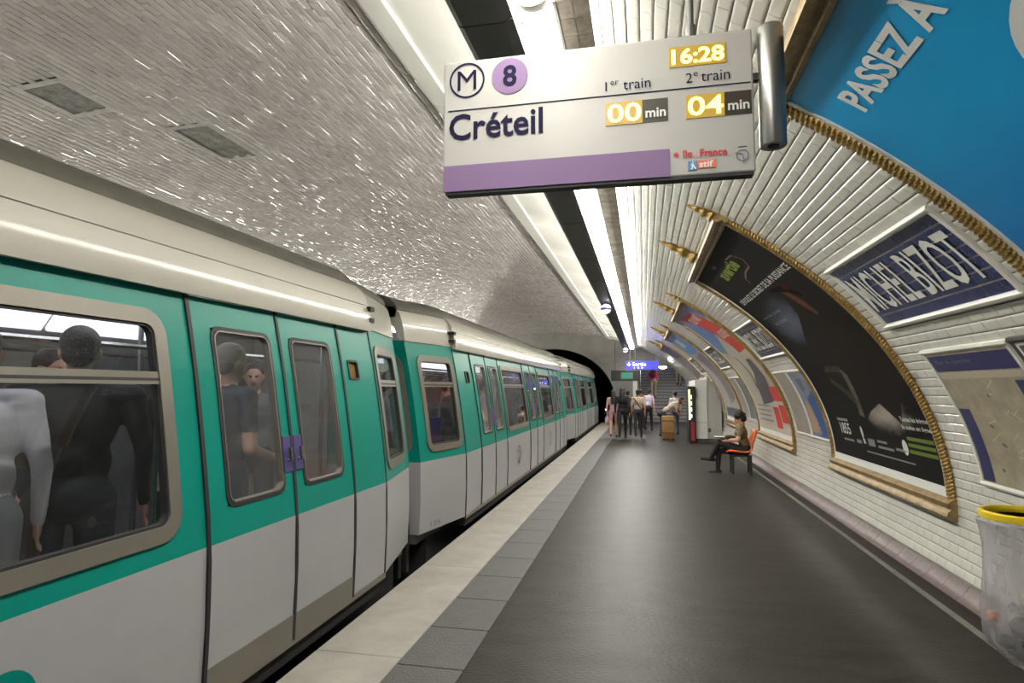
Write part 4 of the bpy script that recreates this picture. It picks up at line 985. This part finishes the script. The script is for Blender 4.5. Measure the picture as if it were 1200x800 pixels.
# white kiosk against the wall and the vending machine
kk = thing('wall_kiosk', 'white panelled kiosk built against the right wall below the farthest posters', 'kiosk', (2.0, 21, 0))
kp = lambda z: 2.45
MB().bbox((1.60, 20.5, .12), (1.965, 23.2, 1.98), .008).build('panel', M_panel, kk); MB().bbox((1.97, 20.53, .12), (2.40, 23.2, 2.08), .008).build('panel', mat('grey_kiosk_panel', (.42, .41, .38, 1), .5, var=.08), kk)
MB().box((1.62, 20.55, 0), (2.40, 23.2, .12)).build('plinth', M_conc, kk)
MB().box((1.98, 20.515, .33), (2.06, 20.53, .45)).build('socket', M_dark, kk)
MB().box((1.60, 20.492, .62), (1.965, 20.502, .635)).build('joint', M_rim, kk)
vm = thing('vending_machine', 'dark vending machine with a glowing yellow display beside the white kiosk', 'vending machine', (1.48, 20.5, 0))
MB().bbox((1.375, 20.35, .0), (1.595, 21.2, 1.78), .015).build('body', M_rub, vm)
M_vg = mat('vending_glow', (.8, .8, .4, 1), .4, emit=(1, .98, .55, 1), estr=1.6)
MB().box((1.385, 20.335, .72), (1.435, 20.352, 1.68)).build('lit_display', M_vg, vm)
for k in range(4): MB().box((1.45, 20.335, .78 + .2 * k), (1.485, 20.352, .90 + .2 * k)).build('lit_button', M_vg, vm)
MB().box((1.45, 20.335, .08), (1.56, 20.352, .66)).build('red_panel', cm('vending_red', 150, 40, 48, .4), vm)

# ------------------------------------------------------------------ people: primitives fused by a voxel remesh into one body
M_skin = cm('skin', 196, 148, 122, .55, var=.06); M_lip = cm('lip', 150, 84, 78, .5); M_eye = cm('eye_dark', 30, 24, 22, .3)
M_hairk = cm('hair_black', 18, 15, 14, .55, bump=.6, bscale=90); M_hairb = cm('hair_brown', 52, 36, 26, .55, bump=.6, bscale=90); M_hairg = cm('hair_grey', 120, 112, 104, .6, bump=.6, bscale=90)
V3 = Vector
class Body:
    def __init__(s): s.pr = []           # (kind, data, tag)
    def cap(s, a, b, ra, rb, tag): s.pr.append(('c', (V3(a), V3(b), ra, rb), tag))
    def ell(s, c, r, tag, R=None): s.pr.append(('e', (V3(c), V3(r), R or Matrix.Identity(3)), tag))
    def mesh(s, vox, tags, extra=()):
        mb = MB()
        for k, d, t in s.pr:
            if k == 'c':
                a, b, ra, rb = d; L = (b - a).length
                ax = (b - a).normalized() if L > 1e-6 else V3((0, 0, 1)); q = ax.to_track_quat('Z', 'Y').to_matrix(); rs = []
                for i in range(5): t_ = -PI / 2 + PI / 2 * i / 4; rs.append((a - 0 * ax + ax * ra * math.sin(t_), max(ra * math.cos(t_), .0008)))
                for i in range(5): t_ = PI / 2 * i / 4; rs.append((b + ax * rb * math.sin(t_), max(rb * math.cos(t_), .0008)))
                mb.rings([[c + q @ V3((r * math.cos(u), r * math.sin(u), 0)) for u in [2 * PI * j / 10 for j in range(10)]] for c, r in rs])
            else:
                c, r, R = d; bm = bmesh.new(); bmesh.ops.create_icosphere(bm, subdivisions=3, radius=1)
                for v in bm.verts: v.co = c + R @ V3((v.co.x * r.x, v.co.y * r.y, v.co.z * r.z))
                mb.bm(bm)
        me = mb.mesh('p'); bm = bmesh.new(); bm.from_mesh(me); bmesh.ops.recalc_face_normals(bm, faces=bm.faces[:]); bm.to_mesh(me); bm.free()
        ob = bpy.data.objects.new('p', me); COL.objects.link(ob)
        md = ob.modifiers.new('r', 'REMESH'); md.mode = 'VOXEL'; md.voxel_size = vox; md.use_smooth_shade = True
        sm = ob.modifiers.new('s', 'SMOOTH'); sm.factor = .5; sm.iterations = 2
        dg = bpy.context.evaluated_depsgraph_get(); out = bpy.data.meshes.new_from_object(ob.evaluated_get(dg))
        bpy.data.objects.remove(ob); bpy.data.meshes.remove(me)
        out.materials.clear()
        names = list(dict.fromkeys(tags.values()))
        for m in names: out.materials.append(m)
        n = len(out.polygons); C = np.empty(n * 3, 'f'); out.polygons.foreach_get('center', C); C = C.reshape(-1, 3)
        best = np.full(n, 1e9); idx = np.zeros(n, 'i')
        for k, d, t in s.pr:
            if k == 'c':
                a, b = np.array(d[0]), np.array(d[1]); ab = b - a; l2 = max(ab @ ab, 1e-9)
                h = np.clip(((C - a) @ ab) / l2, 0, 1); D = np.linalg.norm(C - a - h[:, None] * ab, axis=1) - (d[2] + (d[3] - d[2]) * h)
            else:
                Rm = np.array(d[2]); q = ((C - np.array(d[0])) @ Rm) / np.array(d[1]); D = (np.linalg.norm(q, axis=1) - 1) * min(d[1])
            w_ = D < best; best[w_] = D[w_]; idx[w_] = names.index(tags[t])
        for c, r, m in extra:
            if m not in names: names.append(m); out.materials.append(m)
            idx[np.linalg.norm(C - np.array(c), axis=1) < r] = names.index(m)
        out.polygons.foreach_set('material_index', idx.astype('i')); out.polygons.foreach_set('use_smooth', np.ones(n, bool)); out.update()
        return out
def hand(B, wr, d, side, sc=1., curl=.35, tag='skin'):
    d = V3(d).normalized(); side = V3(side); side = (side - d * side.dot(d)).normalized(); nrm = d.cross(side)
    pc = V3(wr) + d * .05 * sc
    R = Matrix((side, nrm, d)).transposed(); B.ell(pc, (.042 * sc, .017 * sc, .055 * sc), tag, R)
    for k, ln in ((-1.5, .062), (-.5, .076), (.5, .080), (1.5, .070)):
        k0 = pc + d * .042 * sc + side * k * .020 * sc
        k1 = k0 + (d + nrm * curl * .5).normalized() * ln * .55 * sc; k2 = k1 + (d + nrm * curl * 1.6).normalized() * ln * .45 * sc
        B.cap(k0, k1, .0095 * sc, .0088 * sc, tag); B.cap(k1, k2, .0088 * sc, .0075 * sc, tag)
    t0 = pc - d * .015 * sc + side * .036 * sc; t1 = t0 + (d * .6 + side * .7 + nrm * .3).normalized() * .038 * sc; t2 = t1 + (d * .9 + side * .2 + nrm * .4).normalized() * .03 * sc
    B.cap(t0, t1, .012 * sc, .0105 * sc, tag); B.cap(t1, t2, .0105 * sc, .009 * sc, tag)
def stand(stride=0., lean=0., arms=None, wide=1.):
    J = dict(pel=(0, 0, .96), abd=(0, lean * .12, 1.10), che=(0, lean * .30, 1.29), nec=(0, lean * .48 - .01, 1.47), hea=(0, lean * .62 + .015, 1.605))
    for s, n in ((-1, 'L'), (1, 'R')):
        q = stride * s
        J['hip' + n] = (.095 * s, 0, .93); J['kne' + n] = (.10 * s, q * .22 + .02, .50); J['ank' + n] = (.10 * s, q * .32 - .02, .085 + (.05 if q < 0 else 0))
        J['sho' + n] = (.175 * s * wide, lean * .36, 1.405); J['elb' + n] = (.235 * s * wide, lean * .25 - q * .12 - .02, 1.13); J['wri' + n] = (.235 * s * wide, lean * .2 - q * .22 + .08, .90)
    J.update(arms or {}); return J
def person(label, loc, rot, J, cl, hair=('short', None), vox=.018, fem=False, sc=1., sleeves='short', legs='long', look=None, group=None, kw=None):
    """cl: dict top, bottom, shoe, skin materials; local frame: +Y forward, +X right"""
    B_ = Body(); g = {k: V3(v) for k, v in J.items()}
    up = (g['che'] - g['pel']).normalized(); fw = V3((0, 1, 0)); rt = (g['shoR'] - g['shoL']).normalized()
    fw = up.cross(rt).normalized(); fw = fw if fw.y > -.2 else fw; R = Matrix((rt, rt.cross(up) * -1 if False else up.cross(rt), up)).transposed()
    B_.ell(g['pel'], (.165, .118, .13), 'bottom', R); B_.ell(g['abd'], (.140 if fem else .155, .105, .15), 'top', R)
    B_.ell(g['che'], (.160 if fem else .178, .115, .19), 'top', R)
    B_.cap(g['shoL'], g['shoR'], .062, .062, 'top')
    if fem: 
        for s in (-1, 1): B_.ell(g['che'] + R @ V3((.07 * s, .075, .0)), (.06, .055, .06), 'top', R)
    B_.cap(g['che'] + up * .12, g['nec'] + (g['hea'] - g['nec']) * .5, .055, .05, 'skin')
    hd = (g['hea'] - g['nec']).normalized(); lk = V3(look or (0, 1, 0)); lk = (lk - hd * lk.dot(hd) * .5).normalized(); hr = lk.cross(hd).normalized(); hu = hr.cross(lk)
    H = Matrix((hr, lk, hu)).transposed(); hc = g['hea']
    B_.ell(hc + H @ V3((0, -.012, .022)), (.074, .094, .092), 'skin', H); B_.ell(hc + H @ V3((0, .022, -.042)), (.056, .064, .072), 'skin', H)
    B_.cap(hc + H @ V3((0, .080, .012)), hc + H @ V3((0, .104, -.022)), .009, .015, 'skin'); B_.ell(hc + H @ V3((0, .062, -.092)), (.024, .02, .018), 'skin', H)
    B_.cap(hc + H @ V3((-.03, .076, .03)), hc + H @ V3((.03, .076, .03)), .012, .012, 'skin'); B_.cap(hc + H @ V3((-.018, .082, -.058)), hc + H @ V3((.018, .082, -.058)), .009, .009, 'skin')
    for s in (-1, 1): B_.ell(hc + H @ V3((.076 * s, -.012, -.008)), (.012, .022, .034), 'skin', H)
    ex = [(hc + H @ V3((.031 * s, .082, .008)), .0145, M_eye) for s in (-1, 1)] + [(hc + H @ V3((0, .093, -.058)), .021, M_lip)]
    for s, n in ((-1, 'L'), (1, 'R')):
        sh, el, wr = g['sho' + n], g['elb' + n], g['wri' + n]
        ts = 'top'; mid = sh + (el - sh) * .65
        B_.cap(sh, mid, .058, .050, 'top'); B_.cap(mid, el, .047, .042, 'top' if sleeves != 'none' and sleeves != 'short' else 'skin')
        B_.cap(el, wr, .041, .030, 'top' if sleeves == 'long' else 'skin')
        hand(B_, wr, (wr - el), V3((0, 1, 0)) if abs((wr - el).normalized().y) < .8 else V3((-s, 0, .3)), 1.0)
        hp, kn, an = g['hip' + n], g['kne' + n], g['ank' + n]; md = hp + (kn - hp) * .6
        B_.cap(hp, md, .092, .078, 'bottom'); B_.cap(md, kn, .074, .060, 'bottom' if legs != 'bare' else 'skin')
        B_.cap(kn, kn + (an - kn) * .4, .056, .056, 'bottom' if legs == 'long' else 'skin'); B_.cap(kn + (an - kn) * .4, an, .054, .042 if legs == 'long' else .036, 'bottom' if legs == 'long' else 'skin')
        ft = V3(J.get('toe' + n, an + V3((0, .17, -.045)))); B_.cap(an + (an - ft) * .25 + V3((0, 0, -.03)) * (1 if ft.z < an.z else 0), ft, .040, .032, 'shoe')
    tg = dict(skin=M_skin); tg.update(cl)
    me = B_.mesh(vox, tg, ex)
    root = bpy.data.objects.new('person', me); reg(root, None, label, 'person', group)
    root.location = loc; root.rotation_euler = (0, 0, rot); root.scale = (sc, sc, sc)
    kind, hm = hair
    if hm:
        Hb = Body(); W = lambda x, y, z: hc + H @ V3((x, y, z))
        if kind == 'short': Hb.ell(W(0, -.026, .040), (.084, .098, .088), 'h', H); Hb.ell(W(0, -.06, -.01), (.07, .055, .07), 'h', H)
        if kind == 'curly':
            Hb.ell(W(0, -.03, .045), (.105, .115, .10), 'h', H); Hb.ell(W(0, -.07, -.02), (.10, .075, .09), 'h', H)
            rnd = random.Random(5)
            for _ in range(26):
                t, u = rnd.uniform(0, 2 * PI), rnd.uniform(-.3, 1); q = math.sqrt(1 - u * u); x_, y_ = q * math.cos(t) * .095, q * math.sin(t) * .105 - .03
                if y_ > .035: continue
                Hb.ell(W(x_, y_, .045 + u * .09), (.03, .03, .03), 'h', H)
        if kind in ('long', 'bob', 'bun'):
            Hb.ell(W(0, -.024, .042), (.088, .102, .092), 'h', H); Hb.ell(W(0, -.065, -.02), (.085, .06, .10), 'h', H)
        if kind == 'long': Hb.cap(W(0, -.07, -.04), W(0, -.115, -.34), .072, .055, 'h'); Hb.cap(W(.04, -.07, -.05), W(.07, -.10, -.38), .055, .03, 'h'); Hb.cap(W(-.04, -.07, -.05), W(-.06, -.10, -.36), .055, .03, 'h')
        if kind == 'bob': Hb.cap(W(.06, -.03, 0), W(.065, -.02, -.13), .035, .03, 'h'); Hb.cap(W(-.06, -.03, 0), W(-.065, -.02, -.13), .035, .03, 'h')
        if kind == 'bun': Hb.ell(W(0, -.10, .07), (.045, .045, .045), 'h', H)
        hme = Hb.mesh(max(.012, vox * .8), dict(h=hm)); ho = bpy.data.objects.new('hair', hme); COL.objects.link(ho); ho.parent = root
    return root
def stuff_mat(n, r, g, b, **k): return cm(n, r, g, b, .75, **k)
C_black = stuff_mat('black_cloth', 22, 21, 22); C_char = stuff_mat('charcoal_cloth', 40, 40, 46); C_beige = stuff_mat('beige_cloth', 176, 160, 142, var=.15); C_white = stuff_mat('white_cloth', 196, 192, 196, var=.08)
C_pink = stuff_mat('pink_cloth', 225, 50, 120); C_khaki = stuff_mat('khaki_cloth', 186, 172, 138); C_olive = stuff_mat('olive_print_cloth', 112, 98, 66, var=.4, vscale=18); C_navy = stuff_mat('navy_cloth', 34, 38, 58, var=.15); C_denim = stuff_mat('denim', 48, 56, 78, var=.15)
C_shoe = stuff_mat('dark_shoe', 30, 24, 24); C_lilac = stuff_mat('lilac_cloth', 172, 160, 178); C_brown = stuff_mat('brown_cloth', 74, 56, 42); C_grey = stuff_mat('grey_cloth', 98, 98, 104)
def CL(t, b, s=None): return dict(top=t, bottom=b, shoe=s or C_shoe)
# seated reader: faces the tracks (world -X)
J = dict(pel=(0, 0, .54), abd=(0, .02, .68), che=(0, .06, .87), nec=(0, .07, 1.03), hea=(0, .10, 1.16),
         hipL=(-.09, .04, .52), hipR=(.09, .04, .52), kneL=(-.06, .50, .66), kneR=(.03, .50, .49), ankL=(.03, .66, .34), ankR=(.05, .53, .09),
         toeL=(.03, .84, .33), toeR=(.05, .70, .045), shoL=(-.165, .07, .97), shoR=(.165, .07, .97), elbL=(-.22, .16, .74), elbR=(.22, .16, .74), wriL=(-.10, .36, .72), wriR=(.10, .36, .72))
person('person in olive top and black trousers seated on the orange seat, legs crossed, reading', (1.98, 13.25, -.055), PI / 2, J, CL(C_olive, C_black), ('curly', M_hairk), .013, True, sleeves='short', look=(0, 1, -.55))
bk = MB(); bk.bbox((1.39, 13.13, .705), (1.59, 13.37, .722), .004)
ob = bk.build('open_book', cm('book_cover', 60, 56, 54, .6), None, label='open book held on the lap of the seated reader', cat='book'); 
ob2 = MB().bbox((1.395, 13.14, .722), (1.585, 13.36, .732), .002).build('pages', M_paper, ob)
hb = MB().bbox((1.60, 13.10, .64), (1.80, 13.40, .76), .05).build('handbag', C_black, None, label='black bag resting on the lap of the seated reader', cat='bag', smooth=True)
# walkers seen from behind (they face away from the camera: rot 0)
person('person all in black walking away beside the train', (-.72, 21.2, 0), .05, stand(.55), CL(C_black, C_black), ('long', M_hairk), .016, True, sleeves='long', sc=1.0)
person('bare-legged person in pink at the platform edge, left of the one in black', (-1.04, 21.7, 0), 0, stand(.45), CL(stuff_mat('dusty_pink_cloth', 190, 150, 150), stuff_mat('rose_cloth', 170, 130, 140)), ('long', M_hairk), .016, True, legs='bare', sc=.96)
person('person in beige shirt and dark trousers walking away with a cross strap', (-.20, 21.7, 0), 0, stand(.25), CL(C_beige, C_char), ('short', M_hairk), .02, sleeves='short', sc=.97)
MB().tube([(-.35, 21.60, 1.40), (-.25, 21.555, 1.25), (-.12, 21.555, 1.06), (-.02, 21.62, .92)], .016, 6).build('shoulder_strap', C_black, None, label='black strap across the back of the person in beige shirt', cat='strap')
hb2 = thing('pink_handbag', 'pale pink handbag carried by the bare-legged person in pink', 'bag', (-1.27, 21.88, .50))
MB().bbox((-1.34, 21.76, .50), (-1.20, 22.0, .73), .04).build('body', stuff_mat('pink_bag', 196, 160, 176), hb2, smooth=True)
MB().tube([(-1.27, 21.80, .72), (-1.27, 21.82, .80), (-1.27, 21.88, .835), (-1.27, 21.94, .80), (-1.27, 21.96, .72)], .010, 6).build('handle', MATS['pink_bag'], hb2)
person('person in black jacket walking close behind the beige shirt', (-.57, 22.3, 0), 0, stand(-.4), CL(C_black, C_black), ('short', M_hairk), .022, sleeves='long', sc=.95)
person('person in lilac top and dark trousers heading for the stairs', (.16, 25.6, 0), -.3, stand(.4, .4), CL(C_lilac, C_black), ('short', M_hairk), .022, sc=.97)
person('person in brown jacket just left of the lilac top', (-.12, 26.2, 0), 0, stand(-.3, .15), CL(C_brown, C_black), ('short', M_hairb), .022, sleeves='long', sc=.98)
person('person in bright pink top and khaki trousers on the stairs', (.52, 35.02, 1.19), 0, stand(.3, .1), CL(C_pink, C_khaki), ('short', M_hairk), .022)
pk = MB().bbox((.36, 34.72, 2.32), (.66, 34.88, 2.72), .06).build('backpack', stuff_mat('maroon_pack', 90, 30, 50), None, label='dark red backpack of the person in pink on the stairs', cat='backpack', smooth=True)
person('person in grey top high on the right side of the stairs', (1.95, 36.26, 1.87), 0, stand(.3), CL(C_grey, C_khaki), ('short', M_hairb), .024)
person('person in beige top bending over the tan suitcase', (.62, 21.85, 0), -1.35, stand(.1, 1.15, dict(pel=(0, -.08, .92), hea=(0, .72, 1.42), nec=(0, .56, 1.36), che=(0, .36, 1.22), abd=(0, .14, 1.07), shoL=(-.17, .45, 1.31), shoR=(.17, .45, 1.31), elbL=(-.2, .48, 1.03), elbR=(.2, .48, 1.03), wriL=(-.1, .58, .93), wriR=(.1, .58, .93))), CL(C_beige, C_char), ('bob', M_hairb), .02, True, sc=.92)
person('person in white top standing by the vending machine', (1.12, 23.6, 0), .4, stand(.05), CL(C_white, C_denim), ('short', M_hairk), .022, sc=.93)
# tan suitcase
su = thing('suitcase', 'tall tan suitcase standing on the platform below the bending person', 'suitcase', (.78, 21.35, 0))
M_tan = cm('tan_leather', 150, 112, 62, .55, var=.2, vscale=9)
MB().bbox((.57, 21.22, .04), (.98, 21.50, .80), .03).build('shell', M_tan, su, smooth=True)
for zz in (.22, .62): MB().bbox((.562, 21.212, zz), (.988, 21.508, zz + .035), .005).build('strap', cm('strap_brown', 92, 66, 36, .6), su)
MB().tube([(.70, 21.36, .79), (.70, 21.36, .84), (.85, 21.36, .84), (.85, 21.36, .79)], .014, 6).build('handle', M_rub, su)
for xx in (.62, .93):
    for yy in (21.27, 21.45): MB().box((xx - .025, yy - .02, 0), (xx + .025, yy + .02, .05)).build('wheel', M_rub, su)
# passengers in the train (floor at z = .12)
FZ = .12
person('passenger in white shirt at the left edge of the near car window', (-2.86, 2.14, FZ), .9, stand(0, .05), CL(C_white, C_grey), ('short', M_hairb), .014, sleeves='long', sc=1.08)
person('passenger in black jacket with back to the near car window', (-2.80, 2.58, FZ), .7, stand(0, .1, dict(shoL=(-.22, .03, 1.40), shoR=(.22, .03, 1.40)), 1.2), CL(C_black, C_char), ('short', M_hairk), .014, sleeves='long', sc=1.10)
person('passenger in charcoal coat deeper inside the near car', (-3.55, 2.45, FZ), -.6, stand(0, .1), CL(C_char, C_black), ('bob', M_hairk), .018, sleeves='long', sc=1.06)
person('passenger in brown coat by the far door of the near car', (-3.75, 3.2, FZ), -1.5, stand(0, .1), CL(C_brown, C_black), ('short', M_hairb), .018, sleeves='long', sc=1.06)
person('passenger in navy shirt behind the near door pane, hand on the latch', (-2.70, 3.58, FZ), -.25, stand(0, .05, dict(elbR=(.25, -.02, 1.10), wriR=(.16, .24, 1.02))), CL(C_navy, C_char), ('short', M_hairg), .014, sleeves='short', sc=1.09)
person('passenger in grey behind the second pane of the near door', (-3.3, 4.75, FZ), -2.6, stand(0), CL(C_grey, C_char), ('short', M_hairb), .018, sleeves='long', sc=1.05)
person('passenger in black behind the second pane of the near door', (-3.75, 4.35, FZ), -1.6, stand(0), CL(C_black, C_black), ('short', M_hairk), .018, sleeves='long', sc=1.06)
person('standing passenger in pale shirt at the first window of the middle car', (-2.86, 10.9, FZ), -1.2, stand(0), CL(C_lilac, C_denim), ('short', M_hairk), .022)
person('passenger in dark coat at the first door of the middle car', (-2.84, 8.75, FZ), -1.0, stand(0), CL(C_char, C_black), ('short', M_hairb), .022, sleeves='long')
person('passenger in white at the tapered end window of the middle car', (-3.2, 7.4, FZ), -1.8, stand(0), CL(C_white, C_grey), ('long', M_hairb), .022, True)
person('passenger in navy between the rear doors of the middle car', (-2.86, 14.4, FZ), -1.4, stand(0), CL(C_navy, C_black), ('short', M_hairk), .024)
